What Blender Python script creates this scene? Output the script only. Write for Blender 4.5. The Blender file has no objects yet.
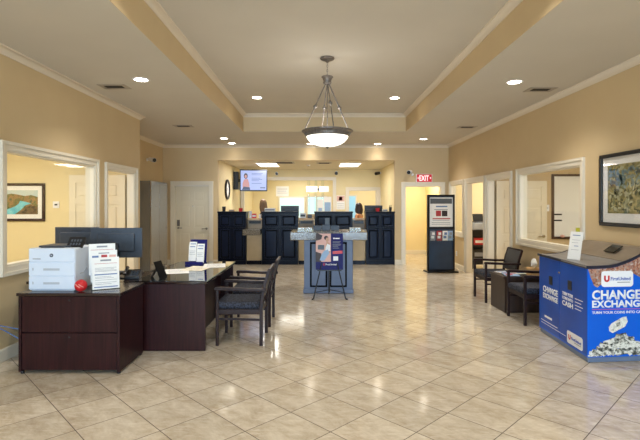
import bpy, bmesh, math, random
from mathutils import Vector, Matrix
random.seed(7)
PI = math.pi
S = bpy.context.scene
COL = S.collection

# ------------------------------------------------------------------ helpers
def srgb(r, g, b):
    f = lambda c: (c/255/12.92) if c/255 <= .04045 else ((c/255+.055)/1.055)**2.4
    return (f(r), f(g), f(b), 1.0)

class MB:
    """collects shapes for ONE mesh object"""
    def __init__(self): self.v = []; self.f = []
    def add(self, vs, fs):
        n = len(self.v); self.v += [tuple(p) for p in vs]; self.f += [tuple(i+n for i in q) for q in fs]; return self
    def box(self, x0, x1, y0, y1, z0, z1, rz=0, c=None):
        vs = [Vector((x, y, z)) for x in (x0, x1) for y in (y0, y1) for z in (z0, z1)]
        if rz:
            c = Vector(c or ((x0+x1)/2, (y0+y1)/2, 0)); m = Matrix.Rotation(rz, 3, 'Z')
            vs = [m @ (p-c)+c for p in vs]
        return self.add(vs, [(0,1,3,2),(4,6,7,5),(0,4,5,1),(2,3,7,6),(0,2,6,4),(1,5,7,3)])
    def bar(self, p0, p1, w, h, up=(0,0,1)):
        p0, p1 = Vector(p0), Vector(p1); d = (p1-p0).normalized(); u = Vector(up)
        s = d.cross(u)
        if s.length < 1e-5: s = d.cross(Vector((0,1,0)))
        s.normalize(); u = s.cross(d)
        vs = []
        for p in (p0, p1):
            for a, b in ((-1,-1),(1,-1),(1,1),(-1,1)): vs.append(p+s*a*w/2+u*b*h/2)
        return self.add(vs, [(0,1,2,3),(7,6,5,4),(0,4,5,1),(1,5,6,2),(2,6,7,3),(3,7,4,0)])
    def cyl(self, p0, p1, r0, r1=None, n=20, caps=True):
        r1 = r0 if r1 is None else r1
        p0, p1 = Vector(p0), Vector(p1); d = (p1-p0).normalized()
        a = d.orthogonal().normalized(); b = d.cross(a)
        vs = [p+(a*math.cos(2*PI*k/n)+b*math.sin(2*PI*k/n))*r for p, r in ((p0, r0), (p1, r1)) for k in range(n)]
        fs = [(k, (k+1) % n, n+(k+1) % n, n+k) for k in range(n)]
        if caps: fs += [tuple(range(n))[::-1], tuple(range(n, 2*n))]
        return self.add(vs, fs)
    def lathe(self, prof, c=(0,0,0), n=32, axis='z'):
        c = Vector(c); vs = []; fs = []
        for r, z in prof:
            for k in range(n):
                a = 2*PI*k/n; p = (r*math.cos(a), r*math.sin(a), z)
                if axis == 'x': p = (p[2], p[0], p[1])
                if axis == 'y': p = (p[0], p[2], p[1])
                vs.append(c+Vector(p))
        m = len(prof)
        for i in range(m-1):
            for k in range(n): fs.append((i*n+k, i*n+(k+1) % n, (i+1)*n+(k+1) % n, (i+1)*n+k))
        if prof[0][0] > 1e-6: fs.append(tuple(range(n))[::-1])
        if prof[-1][0] > 1e-6: fs.append(tuple(range((m-1)*n, m*n)))
        return self.add(vs, fs)
    def ball(self, c, rx, ry=None, rz=None, n=20, m=12):
        ry = ry or rx; rz = rz or rx
        b = MB(); b.lathe([(math.sin(PI*i/m), -math.cos(PI*i/m)) for i in range(m+1)], n=n)
        return self.add([(c[0]+p[0]*rx, c[1]+p[1]*ry, c[2]+p[2]*rz) for p in b.v], b.f)
    def tube(self, pts, r, n=8, closed=False):
        pts = [Vector(p) for p in pts]; m = len(pts); vs = []; fs = []
        ref = None
        for i, p in enumerate(pts):
            d = (pts[(i+1) % m]-pts[i-1]) if closed else (pts[min(i+1, m-1)]-pts[max(i-1, 0)])
            d.normalize()
            a = d.orthogonal() if ref is None else ref-d*ref.dot(d)
            a.normalize(); ref = a; b = d.cross(a)
            rr = r[i] if isinstance(r, (list, tuple)) else r
            vs += [p+(a*math.cos(2*PI*k/n)+b*math.sin(2*PI*k/n))*rr for k in range(n)]
        for i in range(m if closed else m-1):
            j = (i+1) % m
            for k in range(n): fs.append((i*n+k, i*n+(k+1) % n, j*n+(k+1) % n, j*n+k))
        if not closed: fs += [tuple(range(n))[::-1], tuple(range((m-1)*n, m*n))]
        return self.add(vs, fs)
    def prism(self, poly, f0, f1):
        """poly: list of 2d points; f0/f1 map a 2d point to 3d"""
        n = len(poly)
        vs = [f0(*p) for p in poly]+[f1(*p) for p in poly]
        return self.add(vs, [tuple(range(n))[::-1], tuple(range(n, 2*n))]+[(k, (k+1) % n, n+(k+1) % n, n+k) for k in range(n)])
    def sweep(self, path, prof, closed=False):
        """profile (offset to the left of the path, z) swept along a mitred floor-plan path"""
        P = [Vector((x, y)) for x, y in path]; m = len(P); q = len(prof); vs = []; fs = []
        for i, p in enumerate(P):
            din = (P[i]-P[i-1]).normalized() if (i or closed) else None
            dout = (P[(i+1) % m]-P[i]).normalized() if (i < m-1 or closed) else None
            din = din or dout; dout = dout or din
            n1 = Vector((-din.y, din.x)); n2 = Vector((-dout.y, dout.x))
            mt = (n1+n2); mt = mt/ (mt.length_squared/2) if mt.length > 1e-6 else n1
            vs += [(p.x+mt.x*o, p.y+mt.y*o, z) for o, z in prof]
        for i in range(m if closed else m-1):
            j = (i+1) % m
            for k in range(q): fs.append((i*q+k, i*q+(k+1) % q, j*q+(k+1) % q, j*q+k))
        if not closed: fs += [tuple(range(q)), tuple(range((m-1)*q, m*q))[::-1]]
        return self.add(vs, fs)

def thing(name, label, cat, loc=(0,0,0), rotz=0, group=None, kind=None):
    o = bpy.data.objects.new(name, None); COL.objects.link(o)
    o.empty_display_size = .1
    o.location = loc; o.rotation_euler = (0, 0, rotz)
    return tag(o, label, cat, group, kind)

def tag(o, label, cat, group=None, kind=None):
    o['label'] = label; o['category'] = cat
    if group: o['group'] = group
    if kind: o['kind'] = kind
    return o

def obj(name, mb, m, parent=None, bevel=0, smooth=False, world=False, seg=2, label=None, sub=0):
    me = bpy.data.meshes.new(name)
    me.from_pydata([tuple(p) for p in mb.v], [], mb.f)
    bm = bmesh.new(); bm.from_mesh(me)
    bmesh.ops.remove_doubles(bm, verts=bm.verts, dist=1e-6)
    bmesh.ops.recalc_face_normals(bm, faces=bm.faces)
    bm.to_mesh(me); bm.free()
    return link(name, me, m, parent, bevel, smooth, world, seg, label, sub)

def link(name, me, m, parent=None, bevel=0, smooth=False, world=False, seg=2, label=None, sub=0):
    me.materials.clear(); me.materials.append(m)
    o = bpy.data.objects.new(name, me); COL.objects.link(o)
    if parent is not None:
        o.parent = parent
        if world:
            root = parent; off = Vector(parent.location)
            while root.parent: root = root.parent; off += Vector(root.location)
            me.transform(Matrix.Rotation(-root.rotation_euler.z, 4, 'Z') @ Matrix.Translation(-off))
    if smooth:
        for p in me.polygons: p.use_smooth = True
        me.set_sharp_from_angle(angle=math.radians(38))
    if bevel:
        b = o.modifiers.new('bevel', 'BEVEL'); b.width = bevel; b.segments = seg; b.limit_method = 'ANGLE'; b.angle_limit = math.radians(40)
        for p in me.polygons: p.use_smooth = True
        me.set_sharp_from_angle(angle=math.radians(38))
        w = o.modifiers.new('wn', 'WEIGHTED_NORMAL'); w.keep_sharp = False
        try: b.harden_normals = False
        except Exception: pass
    if sub:
        b = o.modifiers.new('sub', 'SUBSURF'); b.levels = sub; b.render_levels = sub
        for p in me.polygons: p.use_smooth = True
    if label: o['label'] = label
    return o

def dup(root, loc, rotz=None, label=None, group=None):
    r = root.copy(); COL.objects.link(r); r.location = loc
    if rotz is not None: r.rotation_euler = (0, 0, rotz)
    if label: r['label'] = label
    if group: r['group'] = group
    for ch in list(root.children):
        c = ch.copy(); COL.objects.link(c); c.parent = r
        for g in list(ch.children):
            d = g.copy(); COL.objects.link(d); d.parent = c
    return r

def struct(name, mb, m, parent=None, label=None, cat=None, **k):
    o = obj(name, mb, m, parent, **k)
    if parent is None:
        o['kind'] = 'structure'
        if label: o['label'] = label
        if cat: o['category'] = cat
    return o

def lettering(s, m, parent, origin, xdir, height, width=None, normal=None, bold=0.0, name='lettering', align='LEFT', depth=.002, up=(0,0,1), world=True):
    """text as thin raised shapes: baseline start at origin, reading along xdir"""
    cu = bpy.data.curves.new('txt', 'FONT'); cu.body = s; cu.size = 1; cu.align_x = align; cu.offset = bold
    cu.resolution_u = 3
    to = bpy.data.objects.new('txt', cu); COL.objects.link(to)
    dg = bpy.context.evaluated_depsgraph_get(); dg.update()
    me = bpy.data.meshes.new_from_object(to.evaluated_get(dg))
    bpy.data.objects.remove(to); bpy.data.curves.remove(cu)
    X = Vector(xdir).normalized(); U = Vector(up).normalized(); N = Vector(normal).normalized() if normal else X.cross(U)
    xs = [v.co.x for v in me.vertices]; w = max(xs)-min(xs); x0 = min(xs)
    k = height/.70; kx = (width/w) if width else k
    o0 = Vector(origin)
    bm = bmesh.new(); bm.from_mesh(me)
    r = bmesh.ops.extrude_face_region(bm, geom=bm.faces[:])
    tv = [e for e in r['geom'] if isinstance(e, bmesh.types.BMVert)]
    for v in tv: v.co.z += 1
    for v in bm.verts:
        a = v.co.x-(x0 if align == 'LEFT' else 0)
        v.co = o0+X*(a*kx)+U*(v.co.y*k)+N*(v.co.z*depth)
    bmesh.ops.recalc_face_normals(bm, faces=bm.faces); bm.to_mesh(me); bm.free()
    return link(name, me, m, parent, world=world)

# ------------------------------------------------------------------ materials
def newmat(name):
    m = bpy.data.materials.new(name); m.use_nodes = True
    nt = m.node_tree; return m, nt, nt.nodes['Principled BSDF']

def mat(name, c, rough=.5, metal=0, c2=None, scale=8, stretch=(1,1,1), bump=0, bscale=None, coat=0, emit=None, es=0, spec=None, detail=4, contrast=(.3,.7), rvar=0):
    m, nt, b = newmat(name)
    L = nt.links.new
    b.inputs['Roughness'].default_value = rough; b.inputs['Metallic'].default_value = metal
    b.inputs['Base Color'].default_value = c
    if coat: b.inputs['Coat Weight'].default_value = coat; b.inputs['Coat Roughness'].default_value = .08
    if spec is not None: b.inputs['Specular IOR Level'].default_value = spec
    if emit: b.inputs['Emission Color'].default_value = emit; b.inputs['Emission Strength'].default_value = es
    tc = nt.nodes.new('ShaderNodeTexCoord'); mp = nt.nodes.new('ShaderNodeMapping'); mp.inputs['Scale'].default_value = stretch
    L(tc.outputs['Object'], mp.inputs['Vector'])
    nz = nt.nodes.new('ShaderNodeTexNoise'); nz.inputs['Scale'].default_value = scale; nz.inputs['Detail'].default_value = detail
    L(mp.outputs['Vector'], nz.inputs['Vector'])
    rp = nt.nodes.new('ShaderNodeValToRGB')
    rp.color_ramp.elements[0].position, rp.color_ramp.elements[1].position = contrast
    if c2 is None: c2 = tuple(min(1, x*1.05) for x in c[:3])+(1,)
    rp.color_ramp.elements[0].color = c; rp.color_ramp.elements[1].color = c2
    L(nz.outputs['Fac'], rp.inputs['Fac']); L(rp.outputs['Color'], b.inputs['Base Color'])
    if rvar:
        mr = nt.nodes.new('ShaderNodeMapRange'); mr.inputs['To Min'].default_value = rough-rvar; mr.inputs['To Max'].default_value = rough+rvar
        L(nz.outputs['Fac'], mr.inputs['Value']); L(mr.outputs['Result'], b.inputs['Roughness'])
    if bump:
        n2 = nt.nodes.new('ShaderNodeTexNoise'); n2.inputs['Scale'].default_value = bscale or scale*4
        L(mp.outputs['Vector'], n2.inputs['Vector'])
        bp = nt.nodes.new('ShaderNodeBump'); bp.inputs['Strength'].default_value = bump; bp.inputs['Distance'].default_value = .01
        L(n2.outputs['Fac'], bp.inputs['Height']); L(bp.outputs['Normal'], b.inputs['Normal'])
    return m

def glow(name, c, s):
    m, nt, b = newmat(name)
    b.inputs['Base Color'].default_value = (*[x*.8 for x in c[:3]], 1)
    b.inputs['Emission Color'].default_value = c; b.inputs['Emission Strength'].default_value = s
    b.inputs['Roughness'].default_value = .4
    return m

def screen(name, c, s):
    m, nt, b = newmat(name)
    b.inputs['Base Color'].default_value = (.02, .02, .025, 1); b.inputs['Roughness'].default_value = .3
    b.inputs['Emission Color'].default_value = c; b.inputs['Emission Strength'].default_value = s
    return m

def glassmat(name, tint=(1,1,1,1), refl=1.0):
    m = bpy.data.materials.new(name); m.use_nodes = True; nt = m.node_tree; nt.nodes.clear()
    out = nt.nodes.new('ShaderNodeOutputMaterial'); mx = nt.nodes.new('ShaderNodeMixShader')
    tr = nt.nodes.new('ShaderNodeBsdfTransparent'); tr.inputs['Color'].default_value = tint
    gl = nt.nodes.new('ShaderNodeBsdfGlossy'); gl.inputs['Roughness'].default_value = .02
    lw = nt.nodes.new('ShaderNodeLayerWeight'); lw.inputs['Blend'].default_value = .5
    pw = nt.nodes.new('ShaderNodeMath'); pw.operation = 'POWER'; pw.inputs[1].default_value = 4.5
    ml = nt.nodes.new('ShaderNodeMath'); ml.operation = 'MULTIPLY_ADD'; ml.inputs[1].default_value = .75*refl; ml.inputs[2].default_value = .035*refl
    nt.links.new(lw.outputs['Facing'], pw.inputs[0]); nt.links.new(pw.outputs[0], ml.inputs[0]); nt.links.new(ml.outputs[0], mx.inputs['Fac'])
    nt.links.new(tr.outputs[0], mx.inputs[1]); nt.links.new(gl.outputs[0], mx.inputs[2]); nt.links.new(mx.outputs[0], out.inputs['Surface'])
    return m

def ramp_mat(name, stops, scale, rough=.4, stretch=(1,1,1), kind='noise', detail=6):
    m, nt, b = newmat(name); L = nt.links.new
    tc = nt.nodes.new('ShaderNodeTexCoord'); mp = nt.nodes.new('ShaderNodeMapping'); mp.inputs['Scale'].default_value = stretch
    L(tc.outputs['Object'], mp.inputs['Vector'])
    if kind == 'voronoi':
        t = nt.nodes.new('ShaderNodeTexVoronoi'); t.inputs['Scale'].default_value = scale; o = t.outputs['Color']
        sp = nt.nodes.new('ShaderNodeSeparateColor'); L(t.outputs['Color'], sp.inputs[0]); o = sp.outputs[0]
    else:
        t = nt.nodes.new('ShaderNodeTexNoise'); t.inputs['Scale'].default_value = scale; t.inputs['Detail'].default_value = detail; o = t.outputs['Fac']
    L(mp.outputs['Vector'], t.inputs['Vector'])
    rp = nt.nodes.new('ShaderNodeValToRGB'); els = rp.color_ramp.elements
    while len(els) < len(stops): els.new(.5)
    for e, (p, c) in zip(els, stops): e.position = p; e.color = c
    L(o, rp.inputs['Fac']); L(rp.outputs['Color'], b.inputs['Base Color'])
    b.inputs['Roughness'].default_value = rough
    return m

def floor_material():
    m, nt, b = newmat('travertine_tiles'); L = nt.links.new; N = nt.nodes.new
    def math_(op, a, c=None):
        n = N('ShaderNodeMath'); n.operation = op
        for i, x in enumerate((a, c)):
            if x is None: continue
            if isinstance(x, (int, float)): n.inputs[i].default_value = x
            else: L(x, n.inputs[i])
        return n.outputs[0]
    tc = N('ShaderNodeTexCoord'); sx = N('ShaderNodeSeparateXYZ'); L(tc.outputs['Object'], sx.inputs[0])
    x, y = sx.outputs[0], sx.outputs[1]
    s = .4135
    u = math_('DIVIDE', math_('ADD', math_('SUBTRACT', math_('MULTIPLY', x, .6984), math_('MULTIPLY', y, .7157)), 2.165), s)
    v = math_('DIVIDE', math_('SUBTRACT', math_('ADD', math_('MULTIPLY', x, .7157), math_('MULTIPLY', y, .6984)), 2.2319), s)
    fu, fv = math_('FRACT', u), math_('FRACT', v)
    du = math_('MINIMUM', fu, math_('SUBTRACT', 1.0, fu)); dv = math_('MINIMUM', fv, math_('SUBTRACT', 1.0, fv))
    d = math_('MINIMUM', du, dv)
    gr = N('ShaderNodeMapRange'); gr.interpolation_type = 'SMOOTHSTEP'
    gr.inputs['From Min'].default_value = .005; gr.inputs['From Max'].default_value = .0095
    gr.inputs['To Min'].default_value = 1; gr.inputs['To Max'].default_value = 0
    L(d, gr.inputs['Value'])
    iu, iv = math_('FLOOR', u), math_('FLOOR', v)
    cb = N('ShaderNodeCombineXYZ'); L(iu, cb.inputs[0]); L(iv, cb.inputs[1])
    wn = N('ShaderNodeTexWhiteNoise'); wn.noise_dimensions = '2D'; L(cb.outputs[0], wn.inputs['Vector'])
    # stone pattern, own offset per tile
    sc = N('ShaderNodeVectorMath'); sc.operation = 'SCALE'; L(wn.outputs['Color'], sc.inputs[0]); sc.inputs['Scale'].default_value = 40
    cu = N('ShaderNodeCombineXYZ'); L(math_('MULTIPLY', u, 1.1), cu.inputs[0]); L(math_('MULTIPLY', v, 2.0), cu.inputs[1])
    ad = N('ShaderNodeVectorMath'); ad.operation = 'ADD'; L(cu.outputs[0], ad.inputs[0]); L(sc.outputs[0], ad.inputs[1])
    n1 = N('ShaderNodeTexNoise'); n1.inputs['Scale'].default_value = 1.5; n1.inputs['Detail'].default_value = 10; n1.inputs['Roughness'].default_value = .72; n1.inputs['Distortion'].default_value = .35
    L(ad.outputs[0], n1.inputs['Vector'])
    rp = N('ShaderNodeValToRGB'); e = rp.color_ramp.elements
    e[0].position = .28; e[0].color = srgb(178,161,139); e[1].position = .74; e[1].color = srgb(230,223,209)
    q = e.new(.47); q.color = srgb(202,189,169)
    q = e.new(.6); q.color = srgb(216,205,187)
    L(n1.outputs['Fac'], rp.inputs['Fac'])
    n3 = N('ShaderNodeTexNoise'); n3.inputs['Scale'].default_value = 3.2; n3.inputs['Detail'].default_value = 9; n3.inputs['Roughness'].default_value = .75
    c3 = N('ShaderNodeCombineXYZ'); L(math_('MULTIPLY', math_('ADD', u, v), .7), c3.inputs[0]); L(math_('MULTIPLY', math_('SUBTRACT', u, v), 2.6), c3.inputs[1])
    a3 = N('ShaderNodeVectorMath'); a3.operation = 'ADD'; L(c3.outputs[0], a3.inputs[0]); L(sc.outputs[0], a3.inputs[1]); L(a3.outputs[0], n3.inputs['Vector'])
    v3 = N('ShaderNodeMapRange'); v3.inputs['From Min'].default_value = .52; v3.inputs['From Max'].default_value = .68; v3.inputs['To Max'].default_value = .6; L(n3.outputs['Fac'], v3.inputs['Value'])
    mv = N('ShaderNodeMix'); mv.data_type = 'RGBA'; L(v3.outputs['Result'], mv.inputs['Factor']); L(rp.outputs['Color'], mv.inputs[6]); mv.inputs[7].default_value = srgb(236,228,214)
    # tone per tile
    hv = N('ShaderNodeHueSaturation'); L(mv.outputs[2], hv.inputs['Color'])
    mr = N('ShaderNodeMapRange'); L(wn.outputs['Value'], mr.inputs['Value']); mr.inputs['To Min'].default_value = .9; mr.inputs['To Max'].default_value = 1.06
    L(mr.outputs['Result'], hv.inputs['Value'])
    mx = N('ShaderNodeMix'); mx.data_type = 'RGBA'
    L(gr.outputs['Result'], mx.inputs['Factor']); L(hv.outputs['Color'], mx.inputs[6]); mx.inputs[7].default_value = srgb(74,58,44)
    L(mx.outputs[2], b.inputs['Base Color'])
    r2 = N('ShaderNodeMapRange'); L(gr.outputs['Result'], r2.inputs['Value']); r2.inputs['To Min'].default_value = .115; r2.inputs['To Max'].default_value = .7
    L(r2.outputs['Result'], b.inputs['Roughness']); b.inputs['Specular IOR Level'].default_value = .7
    bp = N('ShaderNodeBump'); bp.inputs['Strength'].default_value = .25; bp.inputs['Distance'].default_value = .002; bp.invert = True
    L(gr.outputs['Result'], bp.inputs['Height']); L(bp.outputs['Normal'], b.inputs['Normal'])
    return m

def fabric_mat(name, c1, c2, scale=60):
    m, nt, b = newmat(name); L = nt.links.new
    tc = nt.nodes.new('ShaderNodeTexCoord')
    ck = nt.nodes.new('ShaderNodeTexVoronoi'); ck.inputs['Scale'].default_value = scale; ck.distance = 'CHEBYCHEV'
    L(tc.outputs['Object'], ck.inputs['Vector'])
    rp = nt.nodes.new('ShaderNodeValToRGB'); rp.color_ramp.elements[0].position = .3; rp.color_ramp.elements[1].position = .55
    rp.color_ramp.elements[0].color = c2; rp.color_ramp.elements[1].color = c1
    L(ck.outputs['Distance'], rp.inputs['Fac']); L(rp.outputs['Color'], b.inputs['Base Color'])
    b.inputs['Roughness'].default_value = .85
    return m

M = dict(
    wall=mat('tan_wall_paint', srgb(207,183,142), .6, c2=srgb(210,187,146), scale=3, bump=.05, bscale=180),
    yellow=mat('yellow_wall_paint', srgb(228,212,166), .6, c2=srgb(231,216,171), scale=3, bump=.04, bscale=180),
    ceil=mat('ceiling_paint', srgb(205,198,184), .8, c2=srgb(208,201,187), scale=2, bump=.03, bscale=150),
    tile=mat('ceiling_board', srgb(222,214,190), .85, c2=srgb(208,200,175), scale=60, bump=.05, bscale=200),
    trim=mat('white_trim_paint', srgb(228,219,200), .4, c2=srgb(231,223,205), scale=3),
    crown=mat('crown_paint', srgb(222,209,188), .45, c2=srgb(225,213,193), scale=3),
    floor=floor_material(),
    doorw=mat('door_paint', srgb(226,216,192), .38, c2=srgb(229,220,197), scale=3),  # a little darker than the trim, painting in the shade on recessed slabs
    wood=mat('dark_mahogany', srgb(34,14,16), .36, c2=srgb(54,24,26), scale=3, stretch=(14,14,.8), coat=.04, spec=.22, detail=6),
    woodh=mat('dark_mahogany_top', srgb(26,13,14), .25, c2=srgb(42,22,22), scale=3, stretch=(1.2,14,14), coat=.35, detail=6),
    chairwood=mat('chair_frame_wood', srgb(38,27,27), .36, c2=srgb(50,36,36), scale=4, stretch=(9,9,1), spec=.16),
    table=mat('walnut_laminate', srgb(52,40,34), .38, c2=srgb(66,51,43), scale=3, stretch=(10,10,1)),
    navy=mat('navy_paint', srgb(12,17,31), .28, c2=srgb(15,21,38), scale=5, spec=.12),
    islandblue=mat('island_blue_paint', srgb(96,110,138), .4, c2=srgb(104,119,148), scale=5),
    navylight=mat('navy_panel_paint', srgb(15,23,44), .3, c2=srgb(20,30,54), scale=5, spec=.14),  # same navy paint made lighter and bluer to stand in for sheen
    navygroove=mat('navy_groove', srgb(5,7,12), .6, spec=.1),  # near-black that paints the shade inside panel grooves
    granite=ramp_mat('speckled_granite', [(0, srgb(66,60,52)), (.3, srgb(104,97,85)), (.6, srgb(120,112,99)), (.85, srgb(150,142,126)), (1, srgb(60,55,50))], 110, .16, kind='voronoi'),
    beigepanel=mat('beige_panel', srgb(196,176,140), .5, c2=srgb(203,184,148), scale=6),
    taupe=mat('taupe_laminate', srgb(150,134,112), .45, c2=srgb(160,144,122), scale=8),
    tanwood=mat('light_maple', srgb(206,168,124), .4, c2=srgb(220,184,140), scale=3, stretch=(2,12,12)),
    fabric=fabric_mat('dark_woven_fabric', srgb(22,24,30), srgb(62,66,82), 55),
    blackfab=mat('black_leatherette', srgb(28,27,29), .42, c2=srgb(36,34,36), scale=40, bump=.1),
    black=mat('black_plastic', srgb(20,21,24), .38, c2=srgb(26,27,31), scale=30, bump=.03),
    slate=mat('slate_plastic', srgb(48,58,72), .42, c2=srgb(54,65,80), scale=30, bump=.03),
    matteblack=mat('matte_black', srgb(16,16,19), .6, scale=20, spec=.1),
    blackmetal=mat('black_metal', srgb(22,23,27), .35, metal=.3, scale=20),
    steel=mat('brushed_steel', srgb(186,188,190), .1, metal=.75, c2=srgb(168,163,156), scale=6, stretch=(40,40,.5), rvar=.06),
    chrome=mat('satin_nickel', srgb(190,186,178), .25, metal=1, scale=20),
    bronze=mat('antique_pewter', srgb(104,97,92), .42, metal=.45, c2=srgb(140,132,124), scale=40, bump=.1),
    white=mat('white_plastic', srgb(232,233,236), .4, c2=srgb(236,237,239), scale=10),
    printerw=mat('printer_white', srgb(212,224,240), .42, c2=srgb(216,227,242), scale=10),  # white plastic, with the blue of the daylight mixed into its colour
    printerg=mat('printer_grey', srgb(178,186,196), .45, scale=10),
    paper=mat('white_paper', srgb(238,238,236), .7, c2=srgb(242,242,240), scale=10),
    cream=mat('cream_paper', srgb(236,228,208), .7, scale=10),
    ink=mat('grey_ink', srgb(140,144,154), .7, scale=10),
    inkred=mat('red_ink', srgb(176,54,60), .6, scale=10),
    inkblue=mat('blue_ink', srgb(96,122,170), .6, scale=10),
    red=mat('red_plastic', srgb(196,28,36), .4, c2=srgb(210,34,42), scale=20),
    redsign=glow('red_sign_face', srgb(190,30,44), .5),
    signwhite=glow('lit_letters', srgb(255,226,226), .9),
    orange=mat('orange_box', srgb(205,168,120), .6, scale=10),
    green=mat('lime_sticky_note', srgb(196,206,70), .6, scale=10),
    cablue=mat('blue_cable', srgb(70,110,175), .45, scale=10),
    glass=glassmat('clear_glass', (.97,.98,.97,1), .45),
    acrylic=glassmat('clear_acrylic', (.93,.96,.97,1)),
    pictureglass=glassmat('picture_glass', (.99,.99,.99,1)),
    deskglass=None,
    bowl=glow('frosted_bowl', srgb(252,250,238), 1.7),
    lens=glow('downlight_lens', srgb(255,244,224), 22),
    troffer=glow('fluorescent_diffuser', srgb(255,250,240), 3.2),
    sky=glow('bright_daylight', srgb(190,226,224), .72),
    skyblue=glow('bright_blue_daylight', srgb(140,190,215), .6),
    slot=mat('vent_dark', srgb(52,48,44), .7, scale=10),
    ventgrey=mat('vent_grey', srgb(168,158,143), .5, metal=.2, scale=10),
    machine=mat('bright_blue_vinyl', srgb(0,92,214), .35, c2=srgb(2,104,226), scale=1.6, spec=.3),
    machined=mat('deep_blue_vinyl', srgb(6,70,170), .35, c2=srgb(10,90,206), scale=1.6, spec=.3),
    machinenavy=mat('navy_edge_plastic', srgb(22,30,52), .35, scale=8),
    hood=mat('bronze_hood_metal', srgb(138,124,107), .36, metal=.2, c2=srgb(150,135,117), scale=6),
    traygrey=mat('grey_lid_metal', srgb(140,138,138), .36, metal=.2, scale=6),
    plinth=mat('blue_grey_plinth', srgb(104,122,150), .4, scale=6),
    wlett=mat('white_vinyl_lettering', srgb(240,242,246), .5, scale=6),
    magenta=mat('magenta_vinyl', srgb(206,84,150), .5, scale=6),
    coins=ramp_mat('coin_print', [(0, srgb(120,72,56)), (.25, srgb(176,116,92)), (.45, srgb(150,140,136)), (.65, srgb(196,150,124)), (.85, srgb(140,88,70)), (1, srgb(206,196,188))], 62, .4, kind='voronoi'),
    money=ramp_mat('banknote_print', [(.3, srgb(120,122,112)), (.4, srgb(214,214,204)), (.58, srgb(240,240,232)), (.7, srgb(150,152,140))], 30, .5),
    moneydark=ramp_mat('banknote_print_dark', [(.36, srgb(40,46,46)), (.5, srgb(130,132,122)), (.64, srgb(214,214,204))], 30, .5),
    kioskblue=mat('kiosk_navy', srgb(18,44,70), .36, c2=srgb(24,56,86), scale=4),
    purple=mat('indigo_print', srgb(34,36,98), .45, c2=srgb(42,44,112), scale=4, spec=.12),
    skin=mat('skin', srgb(206,158,130), .5, scale=10), pink=mat('pink_print', srgb(222,176,164), .5, scale=10),
    denim=mat('denim_print', srgb(150,180,214), .5, scale=10), dkbrown=mat('dark_brown_print', srgb(52,36,34), .5, scale=10),
    blonde=mat('ash_blonde_hair', srgb(128,100,72), .5, c2=srgb(92,70,50), scale=8, stretch=(10,10,1)),
    darkhair=mat('dark_hair', srgb(38,26,24), .45, c2=srgb(58,40,34), scale=8, stretch=(10,10,1)),
    tanshirt=mat('tan_top', srgb(206,140,92), .8, c2=srgb(216,152,104), scale=20, bump=.1),
    darkshirt=mat('charcoal_top', srgb(44,44,52), .8, scale=20, bump=.1),
    trousers=mat('black_trousers', srgb(30,30,36), .8, scale=20),
    eye=mat('eye_dark', srgb(30,22,20), .2, scale=10), lips=mat('lips', srgb(176,96,90), .5, scale=10),
    tvlav=screen('screen_lavender', srgb(178,190,240), .8), tvpink=screen('screen_pink', srgb(206,140,130), .8),
    tvdark=screen('screen_dark', srgb(60,36,44), .5), tvblue=screen('screen_blue_text', srgb(110,130,205), .55), tvnavy=screen('screen_navy', srgb(40,44,90), .5),
    screenoff=mat('dark_screen', srgb(14,16,20), .12, scale=5),
    brownframe=mat('brown_frame', srgb(74,52,40), .4, scale=10),
    board=mat('whiteboard_enamel', srgb(232,234,232), .22, scale=2),
)
def dgm():
    m, nt, b = newmat('green_edge_glass')
    b.inputs['Base Color'].default_value = srgb(28,30,28); b.inputs['Roughness'].default_value = .03
    b.inputs['Coat Weight'].default_value = .6; b.inputs['Coat Roughness'].default_value = .02
    return m
M['deskglass'] = dgm()
M['glassedge'] = mat('pale_glass_edge', srgb(170,190,172), .2, scale=10)  # highlight colour for the edge of the desk glass

# ------------------------------------------------------------------ room dimensions
H, TRAY = 3.11, 3.48
XL, XR, YB, YF = -3.125, 3.4, 11.85, -7.0
YE = 7.86            # where the left wall ends
XLR = -4.04          # wall of the recess behind it
WT = .11
TX0, TX1, TY0, TY1 = -1.59, 1.87, -1.0, 9.66

def wall_x(mb, x0, x1, y0, y1, z1, openings, z0=0):
    """wall slab between x0 and x1 running along y; openings = (ya, yb, za, zb)"""
    y = y0
    for ya, yb, za, zb in sorted(openings):
        if ya > y: mb.box(x0, x1, y, ya, z0, z1)
        if za > z0: mb.box(x0, x1, ya, yb, z0, za)
        if zb < z1: mb.box(x0, x1, ya, yb, zb, z1)
        y = yb
    if y < y1: mb.box(x0, x1, y, y1, z0, z1)
def wall_y(mb, y0, y1, x0, x1, z1, openings, z0=0):
    x = x0
    for xa, xb, za, zb in sorted(openings):
        if xa > x: mb.box(x, xa, y0, y1, z0, z1)
        if za > z0: mb.box(xa, xb, y0, y1, z0, za)
        if zb < z1: mb.box(xa, xb, y0, y1, zb, z1)
        x = xb
    if x < x1: mb.box(x, x1, y0, y1, z0, z1)

b = MB(); b.box(-6.6, 7.2, -7.2, 18.6, -.1, 0); struct('floor', b, M['floor'])

b = MB()
b.box(-4.2, TX0, YF-.1, YB+.12, H, H+.1); b.box(TX1, XR+WT, YF-.1, YB+.12, H, H+.1)
b.box(TX0, TX1, TY1, YB+.12, H, H+.1); b.box(TX0, TX1, YF-.1, TY0, H, H+.1)
b.box(TX0-.1, TX1+.1, TY0-.1, TY1+.1, TRAY, TRAY+.1)
struct('ceiling', b, M['ceil'])
b = MB()
b.box(TX0-.1, TX0, TY0-.1, TY1+.1, H+.1, TRAY); b.box(TX1, TX1+.1, TY0-.1, TY1+.1, H+.1, TRAY)
b.box(TX0, TX1, TY1, TY1+.1, H+.1, TRAY); b.box(TX0, TX1, TY0-.1, TY0, H+.1, TRAY)
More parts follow.
